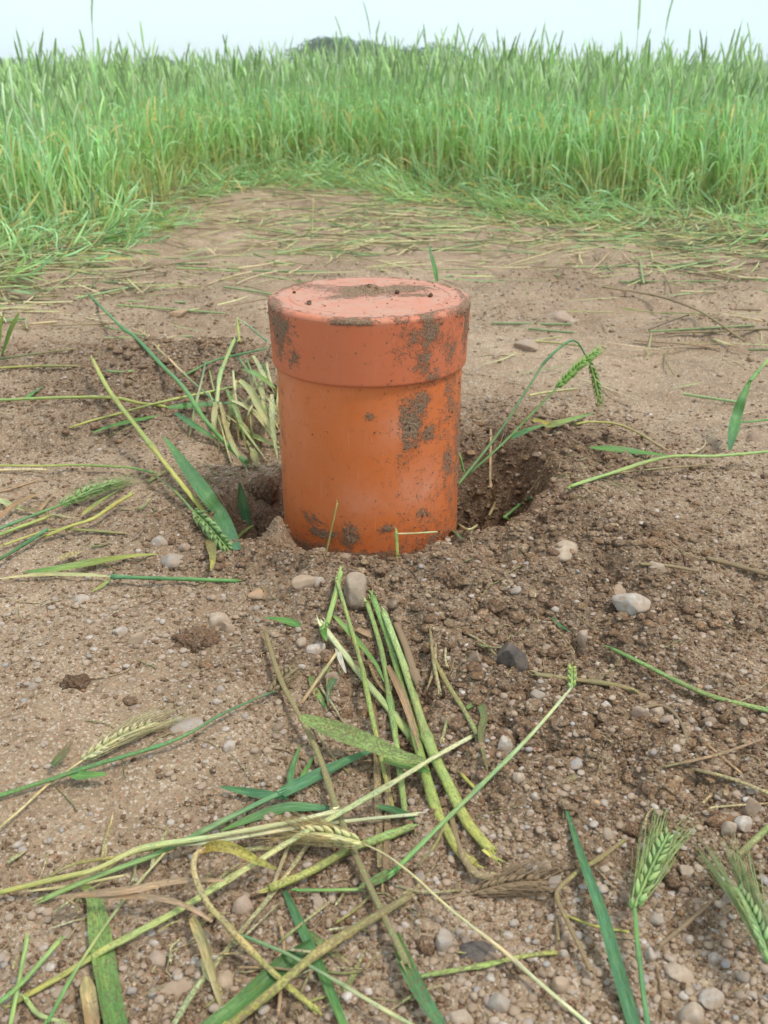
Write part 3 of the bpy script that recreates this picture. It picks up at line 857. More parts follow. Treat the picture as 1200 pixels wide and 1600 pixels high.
def mass(name, N, size, lod, mat, cols, label, cat, maskf, dmin=0.24, dmax=2.6, seed=1, flat_=0.7, lump=0.25, size_pow=2.0):
    r = np.random.default_rng(seed)
    tmpl = [rock(lod, r, lump) for _ in range(6)]
    d = np.exp(r.uniform(math.log(dmin), math.log(dmax), N * 3))
    t = r.uniform(-1, 1, N * 3)
    x = t * (0.5 * d + 0.16) * 1.25
    keep = (r.random(N * 3) < maskf(x, d)) & ~in_pipe(x, d, 0.002)
    x = x[keep][:N]; y = d[keep][:N]; n = len(x)
    z = hf(x, y)
    s = size[0] + (size[1] - size[0]) * r.random(n) ** size_pow
    s = s * (0.75 + 0.35 * np.clip(y, 0.3, 2.0))
    mb = MB()
    cc = np.array(cols)
    for k in range(6):
        idx = np.arange(k, n, 6); m = len(idx)
        V, T = tmpl[k]
        a = r.uniform(0, 6.28, m); ca, sa = np.cos(a), np.sin(a)
        e = r.uniform(0.65, 1.0, m); f = r.uniform(0.55, 1.0, m) * flat_
        vx = V[None, :, 0] * s[idx, None]; vy = V[None, :, 1] * (s[idx] * e)[:, None]; vz = V[None, :, 2] * (s[idx] * f)[:, None]
        W = np.stack([vx * ca[:, None] - vy * sa[:, None] + x[idx, None], vx * sa[:, None] + vy * ca[:, None] + y[idx, None],
                      vz + (z[idx] + s[idx] * f * r.uniform(-0.1, 0.55, m))[:, None]], -1).reshape(-1, 3)
        Tm = (T[None] + (np.arange(m) * len(V))[:, None, None]).reshape(-1, 3)
        C = np.ones((m, len(V), 4)); C[:, :, :3] = (cc[r.integers(len(cc), size=m)] * r.uniform(0.8, 1.15, (m, 1)))[:, None, :]
        mb.add(W, None, Tm, C.reshape(-1, 4))
    o = obj(name, mb.mesh(name, mat))
    tag(o, label, cat, None, 'stuff')
    return o

brownish = [(1.0, 0.95, 0.92), (0.85, 0.75, 0.70), (0.72, 0.62, 0.56), (1.12, 1.08, 1.0), (0.95, 0.82, 0.70)]
mass('soil_crumbs', 90000, (0.0008, 0.0030), 1, M_CLOD, brownish, 'loose crumbs of brown soil strewn over the ground', 'soil',
     lambda x, y: np.clip(rough_mask(x, y) * 1.25 - 0.12, 0.05, 1), seed=11, lump=0.3)
mass('soil_crumbs', 15000, (0.0022, 0.0080), 2, M_CLOD, brownish, 'larger lumps of crumbly soil in the dug spoil round the pipe', 'soil',
     lambda x, y: np.clip(rough_mask(x, y) * 1.8 - 0.95 + 0.9 * gauss(x, y, *flat(850, 830), 0.08, 0.05) + 0.9 * gauss(x, y, *flat(860, 690), 0.09, 0.06), 0.010, 1), seed=12, lump=0.34, size_pow=3.2)
gcols = [STONE_COL[k] for k in ('grey', 'light', 'beige', 'pink', 'brown', 'tan', 'brown', 'tan', 'pink', 'white', 'blue')]
mass('gravel', 26000, (0.0008, 0.0042), 2, M_STONE, gcols, 'fine mixed gravel lying in the sandy soil', 'gravel',
     lambda x, y: 0.18 + 0.5 * sm(0.0, 0.10, x) * (1 - sm(0.7, 0.9, y)) + 0.35 * (1 - sm(0.40, 0.52, y)) + 0.5 * gauss(x, y, *flat(250, 980), 0.2, 0.09), seed=13, lump=0.2, size_pow=3.4)

def cap_crumbs():
    r = np.random.default_rng(5); mb = MB()
    zt = CAP_TOP
    for i in range(520):
        if i < 260: a, b = r.normal(0, 0.022), r.normal(0.022, 0.013)
        elif i < 345: a, b = r.normal(0.0, 0.008), r.normal(0.022, 0.006)
        else:
            th = r.uniform(0, 6.28); q = 0.104 * (r.random() ** (0.25 if i % 2 else 0.6)); a, b = q * math.sin(th), q * math.cos(th)
        if math.hypot(a, b) > 0.1045: continue
        s = 0.0004 + 0.0009 * r.random() ** 3 + (r.uniform(0.0008, 0.0024) if 260 <= i < 345 else 0)
        V, T = rock(2, r, 0.3)
        zz = zt + s * 0.6 + (0.004 * math.exp(-(a / .008) ** 2 - ((b - .022) / .006) ** 2) if 260 <= i < 345 else 0)
        k = r.choice(5)
        mb.add(V * s * [1, 0.9, 0.75] + [PX + a, PY + b, zz], None, T, tuple(np.array(brownish[k]) * 1.1) + (1,))
    for sx_, sy_, s in ((-0.062, -0.045, 0.0028), (0.066, -0.008, 0.0030), (0.03, 0.006, 0.0032), (-0.082, 0.012, 0.002), (0.0, 0.02, 0.0052), (0.008, 0.016, 0.0036), (-0.008, 0.024, 0.0038)):
        V, T = rock(3, r, 0.3)
        mb.add(V * s + [PX + sx_, PY + sy_, zt + s * 0.8], None, T, (0.62, 0.5, 0.45, 1))
    tag(obj('soil_crumbs', mb.mesh('soil_crumbs', M_CLOD)), 'crumbs and grains of soil lying on top of the pipe cap', 'soil', None, 'stuff')
cap_crumbs()

# ------------------------------------------------------------------ loose stalks, leaves and ears in the foreground
GREEN = (0.150, 0.31, 0.090); BLUE = (0.105, 0.25, 0.125); LIGHT = (0.31, 0.43, 0.15); PALE = (0.50, 0.53, 0.29); YEL = (0.43, 0.42, 0.115)
STRAW = (0.56, 0.47, 0.25); DRY = (0.43, 0.28, 0.165); WHITE = (0.60, 0.60, 0.38); MUDC = (0.28, 0.235, 0.11); DARK = (0.07, 0.15, 0.05); GOLD = (0.50, 0.38, 0.08)

def ctrl(pts, h):
    """photo points -> points on the ground raised by h (a number, or one per point)"""
    hs = np.broadcast_to(np.asarray(h, float), (len(pts),))
    return np.array([spot(p[0], p[1], hh) if len(p) == 2 else pd(p[0], p[1], p[2]) for p, hh in zip(pts, hs)])

def settle(pts, h, r, n):
    """rigid stalk: raise it until it lies on, not in, the lumps beneath"""
    h = np.broadcast_to(np.asarray(h, float), (len(pts),)).copy()
    for _ in range(4):
        P = spline(ctrl(pts, h), n)
        if any(len(p) == 3 for p in pts): break
        gz = hf(P[:, 0], P[:, 1])
        pen = np.quantile(gz - (P[:, 2] - r * 0.7), 0.93)
        if pen < 0.0008: break
        h += min(pen, 0.01)
    return rest_on(P, r) if all(len(p) == 2 for p in pts) else P

def rest_on(P, r):
    """bend a stalk gently over whatever still stands higher than it"""
    need = np.maximum(hf(P[:, 0], P[:, 1]) + 0.3 * r - P[:, 2], 0)
    need[[0, -1]] = 0
    d = need.copy()
    for k in range(1, 4):
        d[k:] = np.maximum(d[k:], need[:-k] * (1 - k / 6)); d[:-k] = np.maximum(d[:-k], need[k:] * (1 - k / 6))
    for _ in range(4):
        d[1:-1] = 0.25 * d[:-2] + 0.5 * d[1:-1] + 0.25 * d[2:]
    P = P.copy(); P[:, 2] += d
    return P

def grad(c0, c1, n, mud=0.2, r=None):
    t = np.linspace(0, 1, n)[:, None]
    C = np.ones((n, 4)); C[:, :3] = np.array(c0) * (1 - t) + np.array(c1) * t
    C[:, :3] *= (1 + 0.10 * np.sin(np.linspace(0, 9, n) + (r or 0)))[:, None]
    C[:, 3] = mud
    return C

def stem_mesh(pts, wpx, c0, c1, h=0.004, mud=0.25, nodes=(), seed=0, taper=1.0, P=None):
    n = 40
    if P is None:
        kk = np.mean([depth(spot(p[0], p[1])) for p in pts if len(p) == 2] or [1.0]) / FPX
        P = settle(pts, h, wpx * kk / 2, n)
    r = np.array([wpx * depth(p) / FPX / 2 for p in P])
    r = 0.77 * r.mean() * np.linspace(1, taper, n)
    s = np.linspace(0, 1, n)
    rs = np.random.default_rng(abs(seed) + 5)
    L = np.linalg.norm(P[-1] - P[0])
    for q in range(3):
        f = rs.uniform(2, 4) * (q + 1); am = 0.0025 * L / (q + 1) ** 1.3
        P = P + am * np.outer(np.sin(s * f + rs.uniform(0, 6)) , rs.normal(size=3) * [1, 0.7, 0.25])
    r = r * (1 + 0.05 * np.sin(s * 23 + seed))
    C = grad(c0, c1, n, mud, seed)
    if L > 0.07:
        nodes = tuple(nodes) or tuple(rs.uniform(0.2, 0.8, 1 + int(L > 0.2)))
        for q in nodes:      # a leaf sheath wraps the stem beyond each joint; the joint is where it bends
            ln = rs.uniform(0.12, 0.3)
            sh = sm(q - 0.004, q + 0.004, s) * (1 - sm(q + ln, q + ln + 0.03, s))
            r = r * (1 + 0.17 * sh)
            C[:, :3] *= 1 + sh[:, None] * np.array([0.12, 0.02, 0.05]) * rs.choice([-1.2, 1.4])
            P = P + np.outer(np.maximum(s - q, 0) * L * 0.02, rs.normal(size=3) * [1, 0.8, 0.1])
    for q in nodes:
        k = np.exp(-((s - q) / 0.014) ** 2)
        r = r * (1 + 0.45 * k); C[:, :3] *= (1 - 0.3 * k)[:, None]
    if all(len(p) == 2 for p in pts): P = rest_on(P, float(np.mean(r)))
    mb = MB(); tube(mb, P, r, C, 9, flat_=rs.uniform(0.55, 0.92))
    for e, dr in ((0, P[0] - P[2]), (-1, P[-1] - P[-3])):     # torn fibres at the ends
        dr = dr / max(np.linalg.norm(dr), 1e-9)
        for q in range(int(rs.integers(2, 6))):
            dd = dr + rs.normal(size=3) * [0.28, 0.28, 0.12]
            sp = np.cross(dr, rs.normal(size=3)) * r[e] * 0.5
            ln = rs.uniform(1.0, 3.2) * r[e]
            Q = spline([P[e] - dr * r[e] + sp, P[e] + dr * ln * 0.4 + sp, P[e] + dd * ln + sp], 5)
            ribbon(mb, Q, np.linspace(1.1, 0.15, 5) * r[e] * rs.uniform(0.5, 1), tuple(C[e, :3] * rs.uniform(0.9, 1.25)) + (mud,), cup=0.2, across=2)
    return mb.mesh('stem', M_STEM), P

def leaf_mesh(pts, wpx, c0, c1, h=0.005, mud=0.2, cup=0.22, seed=0, P=None, tip=0.12, base=0.55, twist=0.3, shape=0.32, name='leaf'):
    n = 34
    if P is None: P = settle(pts, h, 0.001, n)
    k = np.mean([depth(p) for p in P]) / FPX
    s = np.linspace(0, 1, n)
    w_ = wpx * k * np.where(s < shape, base + (1 - base) * np.sin(s / shape * np.pi / 2), tip + (1 - tip) * np.cos((s - shape) / (1 - shape) * np.pi / 2) ** 0.8)
    r = np.random.default_rng(abs(seed) + 7)
    roll = twist * np.sin(s * r.uniform(1.5, 4) + r.uniform(0, 6)) + r.normal() * 0.12
    mb = MB()
    ribbon(mb, P, w_, grad(c0, c1, n, mud, seed), up=(0, -0.35, 1), cup=cup, roll=roll)
    return mb.mesh(name, M_LEAF), P

def ear_mesh(P0, P1, wid, c0, c1, seed=0, awn=0.04, bend=0.004, nsp=18, mud=0.1, fan=0.18, up=(0, -0.3, 1)):
    nsp = int(nsp * 1.25)
    """bearded wheat ear: overlapping pointed spikelets in two rows, each with awns"""
    r = np.random.default_rng(abs(seed) + 3)
    P0 = np.asarray(P0, float); P1 = np.asarray(P1, float)
    L = np.linalg.norm(P1 - P0)
    axis = (P1 - P0) / L
    mid = (P0 + P1) / 2 + np.array([0, 0, bend])
    P = spline([P0, mid, P1], 30)
    T, S, N = frames(P, up)
    mb = MB(); aw = MB()
    tube(mb, P, 0.0011, grad(c0, c0, 30, mud), 5)
    V0, T0 = ico(2)
    for i in range(nsp):
        s = 0.02 + 0.95 * i / (nsp - 1)
        k = min(int(s * 29), 29)
        side = 1 if i % 2 else -1
        env = 0.62 + 0.38 * math.sin(math.pi * min(1, (s * 0.85 + 0.12)))
        for fl in (-1, 0, 1):
            dirv = T[k] * 1.0 + S[k] * side * (0.34 + 0.06 * fl) + N[k] * (0.30 * fl) 
            dirv = dirv / np.linalg.norm(dirv) + r.normal(size=3) * 0.10
            dirv = dirv / np.linalg.norm(dirv)
            ln = wid * 0.80 * env * (1 - 0.1 * abs(fl)) * r.uniform(0.75, 1.2); th = wid * 0.150 * env * r.uniform(0.75, 1.2)
            c = P[k] + S[k] * side * wid * 0.20 * env + N[k] * fl * wid * 0.16 * env + dirv * ln * 0.35
            a = np.cross(dirv, N[k]); a /= np.linalg.norm(a); b = np.cross(a, dirv)
            V = V0.copy()
            tp = 1 - 0.80 * np.clip(V[:, 2], 0, 1) ** 1.2
            W = c + np.outer(V[:, 2] * ln * 0.62, dirv) + np.outer(V[:, 0] * th * tp, a) + np.outer(V[:, 1] * th * tp, b)
            col = np.array(c0) * (1 - s) + np.array(c1) * s
            C = np.ones((len(V), 4)); C[:, :3] = col * (0.85 + 0.35 * r.random()) * (1.0 + np.array([0.35, 0.15, 0.3]) * np.clip(V[:, 2:], -0.5, 1)); C[:, 3] = mud
            mb.add(W, None, T0, C)
            for rep_ in range(2 if awn > 0.02 else int(awn > 0)):
                tipp = c + dirv * ln * 0.6
                dd = T[k] + S[k] * side * fan * (0.6 + 0.6 * r.random()) + N[k] * 0.5 * fan * r.normal()
                dd /= np.linalg.norm(dd)
                la = awn * r.uniform(0.6, 1.3)
                bendv = r.normal(size=3) * 0.05 * la
                Q = np.array([tipp, tipp + dd * la * 0.5 + bendv * 0.4, tipp + dd * la + bendv])
                tube(aw, spline(Q, 5), np.linspace(0.00030, 0.00010, 5), tuple(np.array(c1) * [1.05, 1.0, 0.95]) + (mud,), 3, caps=False)
    return mb.mesh('ear', M_EAR), (aw.mesh('awns', M_STEM) if awn > 0 else None)

def recentre(root_loc, o):
    """give a mesh built in world space an origin at root_loc"""
    me = o.data
    me.transform(Matrix.Translation(-Vector(root_loc)))

def stalk(label, parts, cat='wheat stalk', name='wheat_stalk', group=None):
    """parts: (part name, mesh, [sub parts]); a thing with one part is that mesh itself"""
    ref = parts[0][1]
    base = Vector(ref.vertices[0].co)
    seen = set()
    def tr(me):
        if me.name not in seen:
            seen.add(me.name); me.transform(Matrix.Translation(-base))
    if len(parts) == 1 and len(parts[0]) < 3:
        tr(ref)
        o = obj(name, ref); o.location = base
        tag(o, label, cat, group)
        return o
    root = empty(name, base)
    tag(root, label, cat, group)
    for p in parts:
        tr(p[1])
        o = obj(p[0], p[1], root)
        if len(p) > 2 and p[2] is not None:
            tr(p[2]); obj('awns', p[2], o)
    return root

def S_(label, pts, w, c0, c1, h=0.004, mud=0.25, nodes=(), leaves=(), taper=1.0, seed=None):
    seed = seed if seed is not None else int(pts[0][0] * 7 + pts[0][1]) % 997
    m, P = stem_mesh(pts, w, c0, c1, h, mud, nodes, seed, taper)
    parts = [('stem', m)]
    for lf in leaves:
        parts.append(('leaf', leaf_mesh(*lf[:4], **(lf[4] if len(lf) > 4 else {}))[0]))
    return stalk(label, parts, 'wheat stalk', 'wheat_stalk')

def L_(label, pts, w, c0, c1, **k):
    k.setdefault('seed', int(pts[0][0] * 3 + pts[0][1]) % 997)
    return stalk(label, [('leaf', leaf_mesh(pts, w, c0, c1, name='wheat_leaf', **k)[0])], 'leaf', 'wheat_leaf')

def E_(label, spts, w, c0, c1, ear, ewid_px, ec0, ec1, h=0.004, awn=0.04, nsp=18, fan=0.18, mud=0.15, leaves=(), nodes=(), eh=None, taper=0.7, emud=None):
    """stalk with an ear: stem points run from the cut end to the ear's foot; ear = (px, py[, d]) of its tip"""
    m, P = stem_mesh(spts, w, c0, c1, h, mud, nodes, int(spts[0][0]), taper)
    k = depth(P[-1]) / FPX
    hh = (P[-1][2] - ground_z(P[-1][0], P[-1][1])) if eh is None else eh
    tip = pd(*ear) if len(ear) == 3 else spot(ear[0], ear[1], max(hh, 0.006))
    e, a = ear_mesh(P[-1], tip, ewid_px * k, ec0, ec1, int(spts[0][0]), awn, 0.003, nsp, mud if emud is None else emud, fan)
    parts = [('stem', m), ('ear', e, a)]
    for lf in leaves:
        parts.append(('leaf', leaf_mesh(*lf[:4], **(lf[4] if len(lf) > 4 else {}))[0]))
    return stalk(label, parts)

# --- the crossing long ones
S_('long speckled yellow green stem running from left of the bundle down to the bottom edge',
   [(415, 988), (440, 1065), (490, 1160), (530, 1270), (570, 1360), (620, 1460), (640, 1500)], 12, YEL, LIGHT, 0.016, 0.85, (0.55,),
   [([(618, 1458), (632, 1500), (655, 1550), (690, 1605)], 26, GREEN, BLUE, dict(h=0.014, mud=0.5, base=0.5, tip=0.6, shape=0.5))])
L_('broad spotted yellow green leaf lying across the stem bundle', [(470, 1120), (520, 1140), (580, 1163), (625, 1182), (664, 1190)], 31, LIGHT, LIGHT, h=0.030, mud=0.55, base=0.35, tip=0.35, twist=0.1)
L_('short green leaf tip beneath the broad spotted leaf on the bundle', [(600, 1186), (635, 1194), (672, 1206)], 20, LIGHT, GREEN, h=0.020, mud=0.3)
S_('pale green sheath at the top of the bundle over the beige stone', [(532, 894), (524, 930), (511, 975)], 11, LIGHT, LIGHT, 0.03, 0.2, leaves=[([(511, 975), (505, 985), (510, 1002)], 12, GREEN, GREEN, dict(h=0.026))])
S_('thick pale green stem starting left of the beige stone in the bundle', [(504, 976), (530, 1010), (567, 1059), (612, 1115), (642, 1153)], 15, WHITE, LIGHT, [0.022, 0.018, 0.016, 0.014, 0.012], 0.2)
S_('slim green stem crossing over the thick pale stem in the bundle', [(526, 905), (545, 972), (567, 1047), (590, 1145), (604, 1205), (620, 1267)], 9, LIGHT, YEL, [0.034, 0.028, 0.025, 0.018, 0.012, 0.006], 0.45, (0.42,),
   [([(522, 962), (548, 990), (585, 1035), (600, 1065)], 10, LIGHT, GREEN, dict(h=0.026))])
S_('green stem just right of the beige stone in the bundle', [(573, 940), (594, 1010), (609, 1092), (620, 1179), (628, 1271)], 12, LIGHT, LIGHT, [0.02, 0.015, 0.012, 0.01, 0.006], 0.5, (0.5,))
S_('blue green stem second from the right in the bundle', [(582, 931), (604, 990), (622, 1047), (650, 1145), (669, 1216), (688, 1272), (722, 1328), (745, 1344)], 14, (0.2, 0.38, 0.12), YEL, [0.024, 0.018, 0.014, 0.012, 0.010, 0.007, 0.006, 0.006], 0.45, (0.6,), taper=1.3)
S_('glossy pale stem rightmost in the bundle, with a swollen yellow foot', [(600, 955), (635, 1047), (672, 1160), (702, 1227), (732, 1290), (770, 1336)], 15, (0.36, 0.50, 0.22), YEL, [0.022, 0.018, 0.014, 0.010, 0.007, 0.007], 0.4, (0.58,), taper=1.35)
S_('muddy brown green stem foot curled below the bundle', [(705, 1275), (716, 1320), (740, 1362), (772, 1372)], 14, MUDC, STRAW, 0.005, 0.8, taper=1.2)
S_('thin yellow shoot leaving the foot of the bundle downwards', [(694, 1290), (680, 1320), (654, 1352)], 7, YEL, MUDC, 0.004, 0.7)
S_('mud coated stem along the right of the bundle', [(618, 975), (634, 1010), (646, 1045), (655, 1070)], 16, MUDC, MUDC, 0.008, 1.1)
L_('dry brown strap running down beneath the middle of the bundle', [(582, 1085), (588, 1160), (590, 1240), (595, 1355)], 11, DRY, STRAW, h=0.006, mud=0.7, tip=0.8)
L_('dry brown strap to the right of the one beneath the bundle', [(604, 1160), (606, 1250), (602, 1362)], 10, STRAW, DRY, h=0.005, mud=0.7, tip=0.8)
L_('pinkish dry leaf inside the bundle', [(606, 1040), (628, 1085), (650, 1150), (655, 1172)], 12, DRY, (0.5, 0.32, 0.22), h=0.022, mud=0.2)
L_('tiny pinkish dry scrap right below the beige stone', [(558, 982), (570, 990), (582, 996)], 12, (0.5, 0.33, 0.24), DRY, h=0.02)
L_('small white torn scrap hanging left of the bundle', [(526, 1012), (532, 1030), (541, 1052)], 9, (0.66, 0.62, 0.55), (0.66, 0.62, 0.55), h=0.012, mud=0.0)
S_('long pale stem with a knee that crosses the bundle and runs to the lower left', [(676, 1026), (699, 1070), (722, 1108), (742, 1146)], 9, YEL, LIGHT, 0.008, 0.7, (0.2,), taper=1.2,
   leaves=[([(729, 1106), (746, 1099), (756, 1118), (751, 1152), (762, 1205)], 12, GREEN, MUDC, dict(h=0.012, mud=0.6))])
S_('long straight pale stem from right of the bundle to the bottom left corner', [(742, 1148), (684, 1180), (612, 1224), (537, 1269), (462, 1314), (350, 1387), (280, 1430), (175, 1487), (120, 1522), (50, 1562)], 12,
   WHITE, YEL, [0.014, 0.026, 0.03, 0.026, 0.022, 0.016, 0.013, 0.01, 0.008, 0.006], 0.35, (0.29, 0.62), taper=1.1)
E_('short green ear on a straight pale diagonal stem right of the bundle', [(617, 1362), (668, 1312), (700, 1281), (746, 1236), (816, 1161), (862, 1105), (884, 1074)], 10, GREEN, WHITE, (893, 1038), 18, LIGHT, YEL,
   h=[0.018, 0.024, 0.026, 0.028, 0.030, 0.028, 0.024], awn=0.0, nsp=9, mud=0.2, nodes=(0.35,),
   leaves=[([(620, 1360), (595, 1372), (560, 1388)], 16, GREEN, GREEN, dict(h=0.014, mud=0.6))])
S_('small yellow spur on the pale diagonal stem', [(722, 1211), (746, 1236)], 8, YEL, YEL, 0.012, 0.3)
S_('mud streaked stem piece lying level under the short ear', [(834, 1053), (900, 1062), (960, 1070), (990, 1078)], 13, LIGHT, YEL, 0.008, 0.85, (0.6,))
S_('green stalk slanting down to the right edge below the grey stone', [(952, 1012), (1000, 1035), (1060, 1065), (1120, 1090), (1205, 1110)], 11, GREEN, LIGHT, [0.010, 0.012, 0.010, 0.008, 0.006], 0.5, (0.45,), taper=1.15)
L_('slim blue green blade rising from the bottom edge left of the bristly ear', [(990, 1606), (965, 1520), (940, 1430), (908, 1340), (880, 1250)], 21, BLUE, BLUE, h=[0.006, 0.014, 0.018, 0.014, 0.008], mud=0.25, tip=0.15, base=0.95, shape=0.1, cup=0.4, twist=0.05)
E_('bristly green ear standing out at the lower right on a bare stem', [(1012, 1606), (1004, 1540), (996, 1470), (992, 1415)], 11, BLUE, GREEN, (1045, 1302), 31, (0.24, 0.36, 0.13), (0.30, 0.40, 0.17), h=[0.008, 0.014, 0.018, 0.020], awn=0.046, nsp=14, fan=0.16, mud=0.1, taper=0.8)
E_('bearded green ear cut by the right edge at the lower right', [(1260, 1600), (1230, 1545), (1203, 1500)], 11, GREEN, GREEN, (1152, 1388), 29, (0.24, 0.36, 0.14), (0.32, 0.42, 0.2), h=0.034, awn=0.045, nsp=16, fan=0.15, mud=0.05)
S_('kinked yellow stem beside the slim blue green blade', [(975, 1312), (935, 1342), (905, 1360), (876, 1385), (866, 1405), (884, 1448), (905, 1495), (918, 1525)], 10, YEL, (0.42, 0.30, 0.14), 0.007, 0.8)
S_('thin yellow stalk lying level across the kinked stem', [(884, 1430), (930, 1447), (982, 1456)], 6, YEL, YEL, 0.005, 0.3)
S_('short drab stub hanging under the kinked stem', [(870, 1435), (872, 1470)], 8, MUDC, MUDC, 0.004, 0.7)
E_('mud covered feathery ear lying flat right of the bundle foot', [(690, 1405), (740, 1396)], 6, MUDC, MUDC, (855, 1378), 26, MUDC, MUDC, h=0.004, awn=0.03, nsp=14, mud=1.0, fan=0.3)
E_('pale dry ear on a long thin whitish stem reaching the bottom edge', [(925, 1606), (853, 1545), (783, 1484), (700, 1420), (640, 1368), (590, 1333), (552, 1316)], 9, WHITE, STRAW, (468, 1303), 26, (0.55, 0.54, 0.26), STRAW,
   h=[0.006, 0.010, 0.014, 0.018, 0.022, 0.026, 0.028], awn=0.03, nsp=12, mud=0.2, taper=0.45)
S_('yellow stem piece lying level left of the tan stone at the bottom', [(655, 1526), (700, 1518), (760, 1508), (820, 1496), (872, 1490)], 11, LIGHT, YEL, 0.006, 0.5, (0.4,))
E_('pale dry ear on a grey straw lying above the left green stalk', [(-8, 1300), (40, 1258), (75, 1226), (132, 1186)], 6, STRAW, STRAW, (242, 1130), 22, (0.50, 0.50, 0.27), (0.48, 0.44, 0.26), h=0.008, awn=0.03, nsp=16, mud=0.3)
E_('blue green stalk at the left with a muddy ear by the speckled stem', [(-10, 1246), (60, 1224), (108, 1208), (145, 1196), (270, 1157), (345, 1115), (418, 1083)], 12, GREEN, BLUE, (468, 1042), 22, MUDC, LIGHT,
   h=[0.008, 0.01, 0.012, 0.012, 0.012, 0.010, 0.01], awn=0.02, nsp=12, mud=0.5, nodes=(0.25,), taper=0.5, emud=1.0,
   leaves=[([(108, 1206), (128, 1212), (166, 1210)], 17, GREEN, GREEN, dict(h=0.012, tip=0.3)), ([(82, 1196), (98, 1178), (118, 1148)], 14, DARK, DRY, dict(h=0.012, mud=0.5))])
S_('stout blue green stalk running up to the bundle from the lower left', [(70, 1404), (150, 1370), (245, 1334), (320, 1297), (400, 1258), (440, 1240)], 13, LIGHT, BLUE, [0.008, 0.010, 0.012, 0.014, 0.014, 0.014], 0.15, (0.62,),
   leaves=[([(440, 1240), (490, 1216), (540, 1192), (585, 1172)], 20, BLUE, BLUE, dict(h=0.014, cup=0.5, base=0.8, tip=0.4)),
           ([(450, 1247), (400, 1240), (344, 1229)], 15, BLUE, BLUE, dict(h=0.010, cup=0.3)),
           ([(515, 1263), (450, 1262), (400, 1276), (345, 1298)], 17, BLUE, GREEN, dict(h=0.008)),
           ([(452, 1234), (456, 1205), (469, 1163)], 10, BLUE, GREEN, dict(h=0.012)),
           ([(468, 1226), (478, 1204), (492, 1178)], 9, GREEN, GREEN, dict(h=0.010))])
S_('yellowish stem entering at the left edge and paling towards the bundle', [(-8, 1396), (75, 1376), (150, 1358), (220, 1326), (320, 1309), (440, 1287), (522, 1268)], 12, YEL, WHITE, [0.014, 0.016, 0.018, 0.02, 0.02, 0.02, 0.02], 0.25, (0.42,))
S_('whitish split straw lying just under the yellowish left stem', [(250, 1320), (330, 1316), (450, 1296), (560, 1282), (662, 1272)], 9, WHITE, WHITE, 0.016, 0.25)
S_('olive stem alongside the yellowish left stem', [(48, 1388), (110, 1352), (180, 1338), (250, 1322)], 8, MUDC, YEL, 0.012, 0.5)
S_('short dry stem piece below the yellowish left stem', [(46, 1392), (110, 1384), (194, 1368)], 7, STRAW, STRAW, 0.010, 0.3)
L_('yellow leaf folded over and pointing right, above crossing stems', [(312, 1330), (335, 1322), (365, 1326), (400, 1344), (432, 1358)], 17, GOLD, YEL, h=[0.03, 0.036, 0.032, 0.026, 0.022], mud=0.5, base=0.6, tip=0.2)
S_('pale sheath bending down into a long yellow stem towards the bottom', [(316, 1326), (303, 1340), (305, 1370), (325, 1412), (352, 1442), (400, 1495), (450, 1545), (492, 1582)], 13, (0.55, 0.42, 0.24), YEL, [0.034, 0.034, 0.03, 0.026, 0.022, 0.016, 0.010, 0.006], 0.5)
L_('long dry brown leaf lying level at the left, upper one', [(88, 1402), (200, 1391), (275, 1377), (352, 1375)], 12, (0.40, 0.27, 0.18), (0.50, 0.35, 0.25), h=0.026, mud=0.3, tip=0.3, base=0.3)
L_('long dry brown leaf curving below the upper one at the left', [(100, 1401), (180, 1400), (250, 1404), (300, 1420), (332, 1440)], 11, (0.40, 0.27, 0.18), (0.50, 0.35, 0.25), h=0.022, mud=0.3, tip=0.4, base=0.3)
S_('thick mustard stem below the pale dry ear', [(420, 1388), (480, 1364), (545, 1328), (590, 1312), (645, 1292)], 17, YEL, LIGHT, 0.014, 0.55, (0.7,))
S_('level green stem left of the folded leaf below the mustard stem', [(462, 1391), (510, 1391), (562, 1390)], 8, GREEN, LIGHT, 0.010, 0.1)
L_('wide green leaf running off the bottom edge at the left', [(132, 1384), (148, 1410), (158, 1480), (168, 1540), (182, 1610)], 36, LIGHT, GREEN, h=0.008, mud=0.45, base=0.3, tip=0.9, shape=0.5)
L_('bright green blade running off the bottom edge left of centre', [(445, 1392), (472, 1450), (502, 1515), (540, 1608)], 16, BLUE, GREEN, h=0.010, mud=0.15, tip=0.7)
S_('thick golden muddy stem slanting to the bottom edge', [(640, 1400), (590, 1430), (500, 1485), (425, 1545), (345, 1606)], 19, MUDC, YEL, [0.012, 0.016, 0.018, 0.016, 0.012], 0.6, (0.35,))
L_('dark green blade beside the thick golden stem', [(490, 1468), (430, 1520), (375, 1570), (320, 1612)], 28, DARK, GREEN, h=0.010, mud=0.3, base=0.2, tip=0.8, cup=0.5)
S_('greyish straw running steeply under the crossing stems', [(490, 1306), (435, 1385), (390, 1440), (350, 1490), (305, 1545), (265, 1606)], 11, STRAW, (0.42, 0.45, 0.25), 0.010, 0.6)
L_('dry papery sheath standing among crossing stems lower left', [(300, 1434), (318, 1470), (330, 1510), (346, 1570)], 19, STRAW, (0.5, 0.40, 0.22), h=[0.012, 0.018, 0.016, 0.008], mud=0.3, tip=0.35, cup=0.5)
L_('pale torn dry scrap beside the papery sheath', [(316, 1498), (328, 1525), (346, 1548)], 13, WHITE, STRAW, h=0.012)
S_('thin green stem leaning down to the bottom left', [(262, 1328), (190, 1412), (122, 1510), (72, 1600)], 7, STRAW, GREEN, 0.012, 0.2)
S_('short upright green stem in the bottom left corner', [(42, 1464), (30, 1530), (16, 1606)], 9, LIGHT, LIGHT, 0.012, 0.2)
